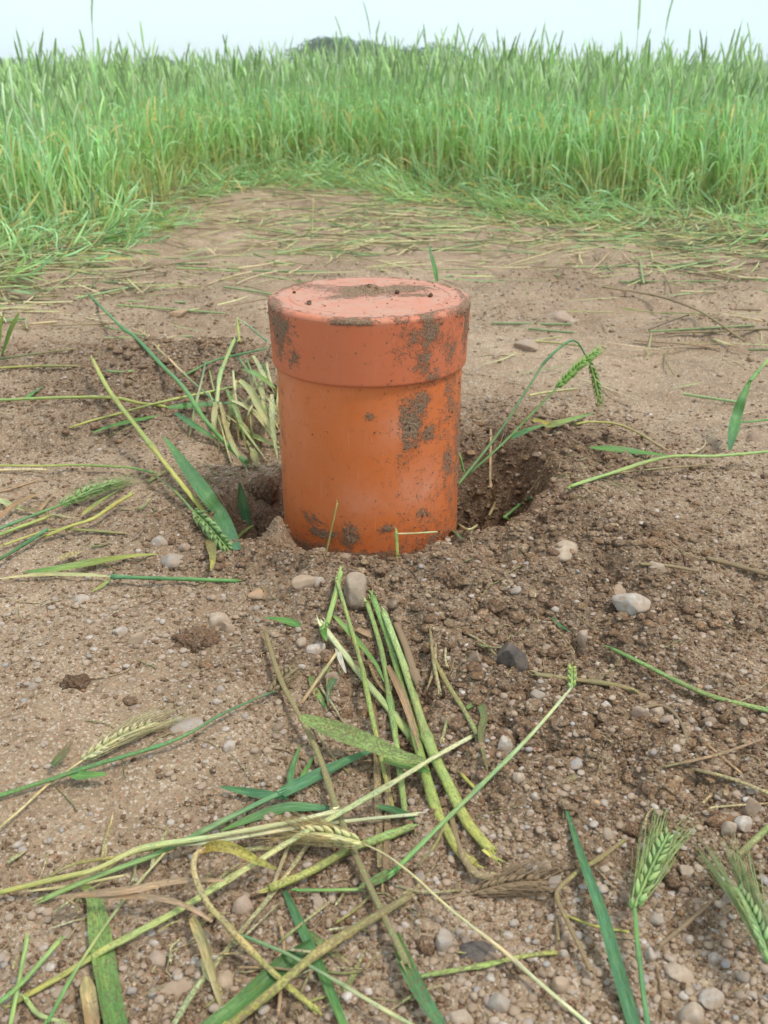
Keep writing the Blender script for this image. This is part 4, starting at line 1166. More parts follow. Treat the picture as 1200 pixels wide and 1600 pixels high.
S_('green stem slanting out of the left edge near the bottom', [(92, 1470), (40, 1530), (-8, 1572)], 11, LIGHT, GREEN, 0.014, 0.3)
S_('limp pale leaf base looping in the bottom left corner', [(40, 1560), (60, 1585), (98, 1598)], 10, LIGHT, PALE, 0.006, 0.3)
L_('dry papery tuft on the bottom edge at the left', [(135, 1526), (138, 1560), (144, 1608)], 24, STRAW, DRY, h=0.012, mud=0.3, base=0.3, tip=0.9, cup=0.5)
S_('slender whitish green stalk from centre left to the bottom edge', [(372, 1460), (450, 1491), (530, 1536), (600, 1578), (650, 1606)], 8, BLUE, PALE, 0.016, 0.3)
S_('thin dry twig crossing under the folded yellow leaf', [(420, 1400), (442, 1345), (456, 1310)], 9, (0.42, 0.34, 0.25), STRAW, 0.008, 0.4)
S_('reddish dry straw beneath the mustard stem', [(398, 1395), (460, 1378), (498, 1350)], 6, (0.4, 0.25, 0.17), DRY, 0.006, 0.3)
S_('dry straw standing on end near the thick golden stem', [(438, 1444), (444, 1490), (436, 1580)], 7, DRY, DRY, 0.005, 0.4)
S_('brown straw leaning left of the bundle', [(472, 1098), (498, 1060), (526, 1018)], 7, DRY, STRAW, 0.008, 0.3)
L_('small green leaf pointing left above the speckled stem tip', [(470, 978), (445, 970), (414, 965)], 13, GREEN, GREEN, h=0.010, mud=0.2)
L_('thin green leaf scrap left of the bundle beside the brown stone', [(492, 1075), (500, 1090), (510, 1108)], 9, LIGHT, GREEN, h=0.008)
L_('dark grey green leaf bit on the brown stone', [(528, 1050), (515, 1075), (512, 1098)], 10, DARK, (0.16, 0.22, 0.14), h=0.014)
L_('green blade fragment under the bundle near its lower end', [(590, 1260), (620, 1268), (660, 1285)], 14, BLUE, DARK, h=0.006)
S_('green stalk with muddy tip entering from the right edge', [(1206, 1288), (1180, 1312), (1153, 1337)], 14, LIGHT, MUDC, 0.01, 0.5)
S_('dry brown stem forking near the right edge, upper one', [(1037, 1198), (1116, 1180), (1188, 1155)], 7, MUDC, (0.45, 0.27, 0.18), 0.008, 0.6)
S_('dry brown stem near the right edge, lower thicker one', [(1086, 1202), (1144, 1217), (1208, 1242)], 10, MUDC, STRAW, 0.008, 0.6)
S_('dry brown twig crossing the two brown stems at the right edge', [(1106, 1164), (1130, 1185), (1158, 1208)], 6, DRY, DRY, 0.010, 0.4)
S_('thin straw at the right edge below the brown stems', [(1110, 1262), (1150, 1258), (1206, 1255)], 5, STRAW, DRY, 0.004, 0.4)
S_('muddy bowed straw in the gravel at the right', [(1004, 1106), (1030, 1102), (1050, 1112), (1066, 1134), (1075, 1162)], 8, MUDC, MUDC, 0.006, 0.9)
S_('muddy stem lying far right above the spoil', [(1104, 872), (1150, 884), (1208, 900)], 11, MUDC, MUDC, 0.006, 0.8)
S_('yellowish muddy stem right of the buried beige stone', [(1000, 881), (1045, 884), (1092, 893)], 9, YEL, MUDC, 0.005, 0.9)
L_('thin dark leaf in the spoil below the rim', [(858, 962), (872, 975), (892, 988)], 7, BLUE, DARK, h=0.006)
S_('muddy straw lying flat right of the ear stalk at the bottom', [(1030, 1478), (1070, 1445), (1108, 1412)], 9, MUDC, MUDC, 0.004, 1.0)

# --- thin broken bits strewn among the big ones
rb = np.random.default_rng(88)
PALN = [('pale', PALE), ('straw coloured', STRAW), ('yellow green', YEL), ('light green', LIGHT), ('green', GREEN), ('dry brown', DRY), ('muddy', MUDC), ('whitish', WHITE)]
for i in range(74):
    if i < 46: x0, y0, a_ = rb.uniform(0, 640), rb.uniform(1290, 1590), rb.normal(-0.5, 0.6)
    elif i < 58: x0, y0, a_ = rb.uniform(470, 720), rb.uniform(950, 1330), rb.normal(1.2, 0.6)
    else: x0, y0, a_ = (rb.uniform(700, 1180), rb.uniform(900, 1560), rb.uniform(0, 3.1)) if i % 2 else (rb.uniform(10, 240), rb.uniform(720, 880), rb.normal(-0.3, 0.4))
    ln = rb.uniform(25, 110) if i < 58 else rb.uniform(20, 70)
    nm_, cc = PALN[int(rb.integers(8))]
    x1, y1 = x0 + math.cos(a_) * ln, y0 + math.sin(a_) * ln
    pts_ = [(x0, y0), ((x0 + x1) / 2 + rb.normal() * ln * 0.06, (y0 + y1) / 2 + rb.normal() * ln * 0.06), (x1, y1)]
    where = beside((x0 + x1) / 2, (y0 + y1) / 2)
    ll = 'long' if ln > 75 else 'short' if ln < 45 else 'middling'
    if i % 3: o = S_(f'{ll} thin {nm_} straw {where}', pts_, rb.uniform(3, 7), cc, MUDC if rb.random() < 0.4 else STRAW, rb.uniform(0.003, 0.014), 0.6)
    else: o = L_(f'{ll} {nm_} leaf strip {where}', pts_, rb.uniform(5, 12), cc, STRAW, h=rb.uniform(0.003, 0.014), mud=0.6)
    o['group'] = 'broken bits of wheat strewn over the soil'

# --- left of the pipe
S_('straight thick green stem lying level left of the pipe', [(372, 908), (300, 905), (230, 903), (174, 901)], 9, GREEN, BLUE, 0.010, 0.05, (0.97,),
   leaves=[([(174, 901), (120, 898), (60, 898), (-8, 905)], 8, PALE, STRAW, dict(h=0.010)), ([(174, 903), (160, 915), (142, 925)], 7, LIGHT, YEL, dict(h=0.008))])
L_('long green leaf tapering left above the straight thick stem', [(245, 866), (200, 870), (140, 880), (85, 889), (38, 894)], 13, YEL, GREEN, h=0.012, mud=0.1, base=0.3, tip=0.15, shape=0.5)
S_('tall yellow green stem slanting up from the soil left of the pipe', [(332, 812), (311, 787), (277, 746), (225, 682), (180, 615), (154, 560)], 9, YEL, YEL, [0.01, 0.02, 0.035, 0.045, 0.05, 0.05], 0.15, (0.3, 0.62), taper=0.95,
   leaves=[([(275, 752), (262, 730), (232, 700), (203, 690)], 5, STRAW, DRY, dict(h=0.03))])
L_('broad bright green blade pointing up left of the pipe', [(372, 860), (345, 808), (319, 769), (285, 722), (256, 682)], 24, BLUE, GREEN, h=[0.012, 0.028, 0.034, 0.034, 0.030], mud=0.0, base=0.45, tip=0.1, cup=0.15, twist=0.1)
E_('green ear hanging head down in front of the hole left of the pipe', [(245, 745), (275, 770), (300, 800)], 6, MUDC, GREEN, (362, 866), 23, (0.2, 0.31, 0.11), (0.18, 0.31, 0.11), h=[0.02, 0.026, 0.026], awn=0.012, nsp=16, mud=0.2, emud=0.3,
   leaves=[([(326, 838), (332, 868), (330, 892)], 15, MUDC, YEL, dict(h=0.014, mud=0.5))])
S_('yellow green stem entering at the left edge behind the hollow', [(-8, 625), (105, 621), (180, 622), (225, 632), (264, 638)], 7, LIGHT, YEL, [0.012, 0.014, 0.014, 0.01, 0.01], 0.2, (0.5,))
S_('long olive stem slanting right towards the cap', [(112, 667), (187, 646), (262, 626), (372, 603)], 7, YEL, LIGHT, [0.008, 0.015, 0.018, 0.02], 0.2, (0.55,))
L_('grey green blade under the long olive stem', [(145, 676), (190, 662), (249, 649)], 10, GREEN, GREEN, h=0.01)
S_('long thin dark green stalk from far back down into the hole left of the pipe', [(139, 457), (210, 529), (250, 570), (285, 607), (319, 660), (360, 705), (382, 724)], 6, BLUE, GREEN, [0.01, 0.018, 0.024, 0.03, 0.024, 0.015, 0.005], 0.15, (0.35,), taper=1.4)
E_('thin wiry stalk with a small pale ear behind the hollow left', [(335, 626), (300, 596), (277, 574), (250, 548)], 5, BLUE, STRAW, (217, 515), 10, STRAW, STRAW, h=0.012, awn=0.0, nsp=8)
S_('yellow stem entering at the left edge below the hollow', [(-8, 727), (60, 728), (124, 727), (202, 731), (242, 739)], 7, YEL, GREEN, 0.014, 0.3, (0.6,))
E_('plump green ear pointing right at the left edge of the photo', [(-12, 830), (45, 808), (96, 789)], 8, BLUE, GREEN, (188, 753), 18, (0.22, 0.34, 0.12), (0.24, 0.35, 0.14), h=0.014, awn=0.03, nsp=18, mud=0.1, emud=0.1)
S_('yellow stem bending over under the plump green ear', [(70, 838), (110, 822), (146, 810), (176, 790), (207, 772)], 9, YEL, YEL, [0.01, 0.014, 0.016, 0.018, 0.018], 0.2)
S_('yellow stem piece at the far left under the plump ear', [(-8, 838), (35, 822), (75, 808)], 9, LIGHT, YEL, 0.010, 0.2)
L_('curled yellow green leaf right of the plump ear', [(130, 804), (160, 783), (196, 760)], 10, YEL, GREEN, h=0.014, cup=0.5)
S_('pale olive stem at the left under the bending yellow one', [(4, 852), (75, 829), (130, 828), (196, 833)], 7, YEL, MUDC, 0.010, 0.3)
S_('dark green stem crossing at the far left edge', [(-8, 878), (37, 851), (72, 828)], 8, DARK, BLUE, 0.014, 0.1)
L_('reddish brown dry leaf at the left edge', [(-8, 815), (28, 785), (68, 769)], 9, (0.38, 0.22, 0.13), DRY, h=0.014)
L_('brown dry scrap right of the reddish brown leaf', [(60, 800), (75, 782), (88, 768)], 6, DRY, DRY, h=0.010)
L_('pale leaf tip entering at the left edge', [(-8, 778), (20, 790), (40, 797)], 10, PALE, PALE, h=0.010)
S_('fine straw rising to the left edge', [(-5, 770), (30, 760), (60, 750)], 4, DRY, DRY, 0.006, 0.1)
S_('pale upright straw among the tangle left of the cap', [(366, 532), (352, 566), (344, 592), (339, 660)], 8, LIGHT, PALE, [0.08, 0.06, 0.045, 0.01], 0.1)
S_('thin green stem reaching the cap from the left', [(289, 586), (337, 563), (412, 545)], 6, GREEN, BLUE, [0.02, 0.035, 0.05], 0.1)
L_('level green blade in the tangle left of the pipe', [(262, 637), (319, 632), (364, 629)], 11, GREEN, BLUE, h=0.025)
L_('green blade slanting into the hole left of the pipe', [(274, 645), (319, 675), (362, 702)], 9, BLUE, GREEN, h=[0.02, 0.02, 0.01])
L_('pale drooping leaf against the pipe, upper one', [(374, 594), (392, 612), (408, 640), (432, 684)], 12, PALE, STRAW, h=[0.06, 0.06, 0.05, 0.03], cup=0.5)
L_('pale drooping leaf against the pipe, middle one', [(362, 626), (385, 636), (408, 655), (433, 696)], 9, WHITE, PALE, h=[0.045, 0.04, 0.035, 0.02])
L_('pale drooping leaf against the pipe, lowest one', [(366, 664), (395, 680), (437, 700)], 9, LIGHT, PALE, h=0.015)
S_('yellowish stub standing behind the tangle left of the cap', [(371, 498), (373, 534)], 6, YEL, YEL, [0.07, 0.05], 0.1)
S_('thin pale straw hanging in the tangle left of the pipe', [(364, 580), (368, 620), (372, 684)], 5, PALE, STRAW, [0.05, 0.04, 0.01], 0.1)
L_('green leaf folded over the top of the tangle', [(378, 577), (400, 585), (430, 606)], 12, GREEN, LIGHT, h=0.06)
S_('wispy straw arching beside the cap', [(372, 498), (392, 512), (416, 532)], 4, PALE, BLUE, [0.07, 0.075, 0.07], 0.0)
L_('pale brown leaf curling into the hole left of the pipe', [(385, 690), (395, 705), (402, 730)], 12, PALE, MUDC, h=0.01)
L_('dark blue green leaf upright in the hole left of the pipe', [(388, 822), (380, 790), (374, 754)], 16, BLUE, DARK, h=[0.004, 0.02, 0.035], cup=0.3)
L_('yellow green scrap on the rim left of the pipe foot', [(369, 845), (380, 832), (396, 820)], 9, YEL, LIGHT, h=0.016)
L_('small green leaf on the far left soil', [(42, 622), (55, 612), (68, 604)], 10, GREEN, GREEN, h=0.012)
S_('dark thin stem entering at the left edge far back, upper', [(-6, 562), (60, 552), (114, 545)], 5, DARK, MUDC, 0.01, 0.3)
S_('olive stem entering at the left edge far back, lower', [(-6, 575), (60, 572), (122, 572)], 6, YEL, MUDC, 0.012, 0.3)
L_('bright green blade leaning at the far left edge', [(4, 560), (18, 515), (30, 488)], 12, GREEN, LIGHT, h=[0.0, 0.06, 0.10], cup=0.3)
L_('light green blade leaning at the left edge behind', [(-6, 545), (-2, 515), (6, 490)], 12, LIGHT, LIGHT, h=[0.0, 0.06, 0.10])
S_('tiny green shoot on the soil left of the slanting stem', [(168, 580), (190, 581), (205, 580)], 6, GREEN, LIGHT, 0.006)
L_('green grass blade standing behind the cap', [(683, 440, 1.65), (678, 415, 1.66), (669, 380, 1.68)], 7, GREEN, BLUE)
S_('thin stick standing upright in the beaten soil far back', [(487, 385, 3.1), (488, 350, 3.12), (490, 312, 3.13)], 4, STRAW, STRAW)

rt = np.random.default_rng(77)
for i in range(26):
    x0 = rt.uniform(318, 432); y0 = rt.uniform(540, 640)
    a_ = rt.normal(1.15, 0.45); ln = rt.uniform(50, 130)
    x1 = min(x0 + math.cos(a_) * ln, 434); y1 = y0 + math.sin(a_) * ln
    cc = [PALE, STRAW, LIGHT, GREEN, BLUE, MUDC][int(rt.integers(6))]; kk = ['pale', 'straw coloured', 'light green', 'green', 'blue green', 'muddy'][[PALE, STRAW, LIGHT, GREEN, BLUE, MUDC].index(cc)]
    hh = [rt.uniform(0.02, 0.055), rt.uniform(0.02, 0.05), 0.006]
    pts_ = [(x0, y0), ((x0 + x1) / 2 + rt.normal() * 7, (y0 + y1) / 2), (x1, y1)]
    hi = 'upper' if y0 < 575 else 'lower' if y0 > 610 else 'middle'
    if i % 2: o = S_(f'thin {kk} straw in the {hi} part of the tangle left of the cap', pts_, rt.uniform(3, 6), cc, STRAW, hh, 0.4)
    else: o = L_(f'narrow {kk} leaf in the {hi} part of the tangle left of the cap', pts_, rt.uniform(5, 10), cc, PALE, h=hh, mud=0.4)
    o['group'] = 'straws tangled left of the cap'

# --- right of the pipe
E_('tall bent stalk right of the pipe with its green ear drooping', [(712, 762, 1.00), (783, 670, 1.06), (829, 599, 1.10), (854, 562, 1.12), (896, 532, 1.14), (917, 555, 1.14), (925, 568, 1.135)], 7, (0.15, 0.24, 0.08), BLUE, (938, 630, 1.13), 12, (0.18, 0.30, 0.08), (0.22, 0.32, 0.09), awn=0.012, nsp=14, taper=0.45)
E_('stalk right of the pipe carrying a slender green ear to the right', [(712, 757, 1.02), (760, 716, 1.04), (804, 674, 1.07), (869, 605, 1.10)], 7, (0.14, 0.24, 0.07), GREEN, (938, 546, 1.13), 14, (0.17, 0.32, 0.07), (0.24, 0.40, 0.10), awn=0.012, nsp=20, taper=0.6,
   leaves=[([(800, 684, 1.06), (822, 674, 1.06), (850, 664, 1.07)], 12, BLUE, GREEN, dict(tip=0.3))])
L_('green leaf tip pointing right above the hole', [(846, 668), (862, 664), (895, 655), (930, 645)], 13, YEL, GREEN, h=[0.02, 0.03, 0.03, 0.03], base=0.5)
L_('twisted yellow scrap left of the green leaf tip above the hole', [(832, 655), (845, 660), (862, 662)], 11, YEL, GOLD, h=0.02)
S_('yellow green stalk entering from the right edge above the hole', [(1208, 705), (1120, 712), (1042, 714), (958, 739), (892, 761)], 8, LIGHT, LIGHT, [0.02, 0.02, 0.02, 0.015, 0.014], 0.1, (0.53,),
   leaves=[([(1042, 712), (1000, 707), (960, 702), (920, 699)], 13, GREEN, GREEN, dict(h=0.022, base=0.4, tip=0.1, shape=0.6))])
L_('drooping blue green blade at the right edge', [(1172, 594), (1160, 622), (1150, 653), (1140, 704)], 17, GREEN, BLUE, h=[0.09, 0.07, 0.045, 0.015], base=0.3, tip=0.2, shape=0.6)
S_('green stem arching down from the right edge to the drooping blade', [(1206, 556), (1186, 578), (1172, 595)], 7, LIGHT, GREEN, [0.11, 0.10, 0.09])
S_('brown curving straw on the rim right of the hole', [(898, 664), (930, 660), (960, 662), (992, 674), (1042, 704)], 6, YEL, DRY, 0.012, 0.4)
S_('dark twig lying far back at the right, upper', [(942, 448), (1025, 462), (1087, 487), (1152, 534)], 6, MUDC, MUDC, 0.008, 0.7)
S_('dark straw level at the right edge far back', [(1042, 520), (1120, 518), (1206, 513)], 6, MUDC, MUDC, 0.008, 0.7)
S_('dark straw below the level one far back right', [(992, 532), (1060, 537), (1125, 545)], 5, MUDC, DRY, 0.008, 0.7)
S_('green stalk stub at the right edge by the drooping blade', [(1156, 660), (1180, 658), (1206, 655)], 6, GREEN, GREEN, 0.012)
S_('bent straw in the hole right of the pipe', [(764, 722), (768, 760), (774, 785), (766, 806)], 5, DRY, MUDC, [0.02, 0.01, 0.01, 0.004], 0.4)
S_('green stalk lying in the bottom of the hole right of the pipe', [(788, 808), (810, 790), (832, 778)], 6, GREEN, DARK, 0.008, 0.2, leaves=[([(786, 808), (796, 812), (812, 806)], 10, GREEN, GREEN, dict(h=0.01))])
S_('short green shoot against the right side of the pipe', [(724, 736, 1.0), (720, 718, 1.0), (714, 702, 1.0)], 6, GREEN, LIGHT)
L_('small pale green leaf tucked at the pipe foot right', [(704, 824), (712, 832), (722, 842)], 11, LIGHT, BLUE, h=0.012)
S_('tiny straw bits at the pipe foot right', [(718, 820), (730, 828), (742, 822)], 5, PALE, STRAW, 0.012)
S_('thin straw leaning on the front of the pipe', [(508, 872, 0.855), (517, 830, 0.862), (527, 786, 0.8655)], 5, MUDC, YEL, 0, 0.3)
S_('short yellow upright stub before the pipe foot', [(621, 868, 0.850), (619, 832, 0.858)], 7, YEL, LIGHT)
S_('straw lying level against the pipe foot', [(621, 834, 0.858), (650, 833, 0.860), (682, 831, 0.868)], 5, STRAW, PALE)
S_('dry yellow straw right of the pipe on the rim', [(950, 740), (990, 736), (1040, 731), (1110, 726)], 5, STRAW, MUDC, 0.008, 0.6)
S_('dark thin straw across the beaten soil right', [(1046, 545), (1040, 558), (1052, 585)], 3, MUDC, MUDC, 0.006)

# ------------------------------------------------------------------ field wheat templates
def rand_plant(r, H, lean, lod, eared=True, bent=False):
    """local plant of height about H: named parts"""
    n = 9 if lod else 6
    s = np.linspace(0, 1, n)
    a = r.uniform(0, 6.28)
    dx, dy = math.cos(a), math.sin(a)
    bow = lean * H
    top_s = 0.86 if eared else 0.70
    P = np.stack([dx * bow * s ** 1.8, dy * bow * s ** 1.8, H * top_s * s], -1)
    parts = []
    low = np.array([0.72, 0.70, 0.36]); mid = np.array([0.50, 0.66, 0.31]); top = np.array([0.45, 0.65, 0.40])
    if r.random() < 0.3: low = np.array([0.62, 0.52, 0.24])
    C = np.ones((n, 4)); C[:, 3] = 0
    C[:, :3] = np.where(s[:, None] < 0.5, low + (mid - low) * (s[:, None] / 0.5), mid + (top - mid) * ((s[:, None] - 0.5) / 0.5))
    mb = MB(); tube(mb, P, np.linspace(0.0024, 0.0013, n), C, 4 if lod else 3, caps=False)
    parts.append(('stem', mb))
    nl = 5
    for k in range(nl):
        f = 0.10 + 0.80 * (k + r.uniform(-0.3, 0.3)) / nl
        i = min(int(f * (n - 1)), n - 2); b = P[i] + (P[i + 1] - P[i]) * (f * (n - 1) - i)
        la = r.uniform(0, 6.28)
        L = min(r.uniform(0.14, 0.26), max(0.08, (H * (0.80 if eared else 0.86) - b[2])))
        out_ = r.uniform(0.06, 0.32); dr = r.uniform(0.0, 0.4) if r.random() < 0.65 else r.uniform(0.4, 0.9)
        m = 8 if lod else 5
        t = np.linspace(0, 1, m)
        ox = L * (out_ * t + 0.5 * dr * t ** 2); oz = L * (0.97 * t - dr * 0.9 * t ** 2.4)
        Q = b + np.stack([ox * math.cos(la), ox * math.sin(la), oz], -1)
        wv = r.uniform(0.0042, 0.0080) * np.clip(np.sin(np.pi * np.clip(0.12 + 0.88 * t, 0, 1)) ** 0.7, 0.1, 1)
        g = np.array([0.39, 0.61, 0.28]) * r.uniform(0.85, 1.2)
        if f > 0.45: g = np.array([0.41, 0.67, 0.37]) * r.uniform(0.85, 1.2)
        q = r.random()
        if f < 0.38 and q < 0.40: g = np.array([0.60, 0.58, 0.30])
        if q < 0.03: g = np.array([0.62, 0.52, 0.22])
        CC = np.ones((m, 4)); CC[:, 3] = 0; CC[:, :3] = g
        if r.random() < 0.15: CC[-2:, :3] = (0.6, 0.52, 0.26)
        lb = MB(); ribbon(lb, Q, wv, CC, up=(math.cos(la) * -0.5, math.sin(la) * -0.5, 1), cup=0.3, roll=r.normal() * 0.8 * t, across=2)
        parts.append(('leaf', lb))
    if eared:
        T = P[-1] - P[-2]; T /= np.linalg.norm(T)
        L = r.uniform(0.075, 0.105); eb = MB()
        m = 11 if lod else 6
        t = np.linspace(0, 1, m)
        bend = np.array([dx, dy, 0]) * 0.2 * L
        Q = P[-1] + np.outer(t * L, T) + np.outer(t ** 2, bend)
        rad = 0.0043 * np.sin(np.pi * (0.10 + 0.83 * t)) ** 0.6 * (1 + (0.18 * (np.arange(m) % 2) if lod else 0))
        ec = np.array([0.47, 0.62, 0.36]) * r.uniform(0.85, 1.15)
        tube(eb, Q, rad, tuple(ec) + (0,), 6 if lod else 4, caps=False, flat_=0.65)
        for k in range(10 if lod else 4):
            i = int(r.integers(1, m)); dd = T + r.normal(size=3) * 0.10
            La = r.uniform(0.02, 0.035); e0 = Q[i]; e1 = e0 + dd * La
            sd = np.cross(dd, [0.3, 0.2, 0.1]); sd /= np.linalg.norm(sd)
            eb.add(np.array([e0 - sd * 0.0006, e0 + sd * 0.0006, e1]), None, [(0, 1, 2)], tuple(ec * 1.2) + (0,))
        parts.append(('ear', eb))
    return parts

_bx = [flat(*p) for p in ((-500, 372), (-200, 380), (0, 386), (150, 380), (235, 342), (300, 305), (380, 292), (470, 285), (560, 288), (650, 306), (760, 320), (900, 334), (1050, 345), (1200, 358), (1450, 362), (1800, 360))]
BX = np.array([p[0] for p in _bx]); BY = np.array([p[1] for p in _bx])
def edge_y(x): return np.interp(x, BX, BY)

def plant_height(x, y, r):
    u = x / np.maximum(y, 0.1)
    base = 0.470 + 0.045 * np.exp(-((u - 0.00) / 0.13) ** 2) + 0.01 * np.sin(x * 1.3)
    base = base * (0.90 + 0.10 * sm(0, 1.2, y - edge_y(x))) - 0.05 * (1 - sm(-0.40, -0.22, u)) * (1 - sm(3.0, 4.4, y))
    base = base + 0.01 * sm(6, 20, y)
    tall = (r.random(np.shape(x)) < 0.20) * r.uniform(0.02, 0.10, np.shape(x))
    return base * (0.985 + 0.07 * r.standard_normal(np.shape(x))) + tall

def merge_parts(parts):
    mb = MB()
    for nm, p in parts:
        V, Q, T, C = p.arrays(); mb.add(V, Q, T, C)
    return mb.arrays()

def field_mass(name, label, X, Y, r, tm, hts, tilt, tilt_dir=None, kindmat=None, cat='wheat', dim=1.0):
    n = len(X); mb = MB()
    Z = hf(X, Y, False)
    nt_ = len(tm)
    for k in range(nt_):
        idx = np.arange(k, n, nt_); m = len(idx)
        if not m: continue
        V, Q, T, C = tm[k]
        a = r.uniform(0, 6.28, m); s = hts[idx] / 0.55
        ca, sa = np.cos(a)[:, None], np.sin(a)[:, None]
        vx = (V[None, :, 0] * ca - V[None, :, 1] * sa) * (0.7 + 0.3 * s[:, None]); vy = (V[None, :, 0] * sa + V[None, :, 1] * ca) * (0.7 + 0.3 * s[:, None]); vz = V[None, :, 2] * s[:, None]
        ti = tilt[idx][:, None]; td = (r.uniform(0, 6.28, m) if tilt_dir is None else tilt_dir[idx])[:, None]
        # tilt about the horizontal axis square to td
        along = vx * np.cos(td) + vy * np.sin(td)
        perp = -vx * np.sin(td) + vy * np.cos(td)
        na = along * np.cos(ti) + vz * np.sin(ti); nz = -along * np.sin(ti) + vz * np.cos(ti)
        vx = na * np.cos(td) - perp * np.sin(td); vy = na * np.sin(td) + perp * np.cos(td)
        W = np.stack([vx + X[idx, None], vy + Y[idx, None], nz + Z[idx, None]], -1).reshape(-1, 3)
        off = (np.arange(m) * len(V))
        Qm = (Q[None] + off[:, None, None]).reshape(-1, 4); Tm = (T[None] + off[:, None, None]).reshape(-1, 3)
        CC = np.tile(C[None], (m, 1, 1)); tint = dim + 0.16 * r.standard_normal((m, 1, 1))
        yel = np.clip(0.5 + 0.4 * (vn(X[idx] * 1.7, Y[idx] * 1.7, 77) - 0.5) + 0.25 * r.standard_normal(m), 0, 1)[:, None, None]
        CC[:, :, :3] *= np.clip(tint, 0.55, 1.5) * (1 + yel * np.array([0.08, 0.03, -0.03]))
        mb.add(W, Qm, Tm, CC.reshape(-1, CC.shape[-1]))
    o = obj(name, mb.mesh(name, kindmat or M_FLEAF))
    tag(o, label, cat, None, 'stuff')
    return o

rw = np.random.default_rng(21)
TM_HI = [rand_plant(rw, 0.55, rw.uniform(0.0, 0.14), True, eared=(i % 2 != 0)) for i in range(14)]
TM_LO = [merge_parts(rand_plant(rw, 0.55, rw.uniform(0.0, 0.12), False, eared=(i % 2 != 0))) for i in range(8)]
TM_HI_M = [merge_parts(p) for p in TM_HI]

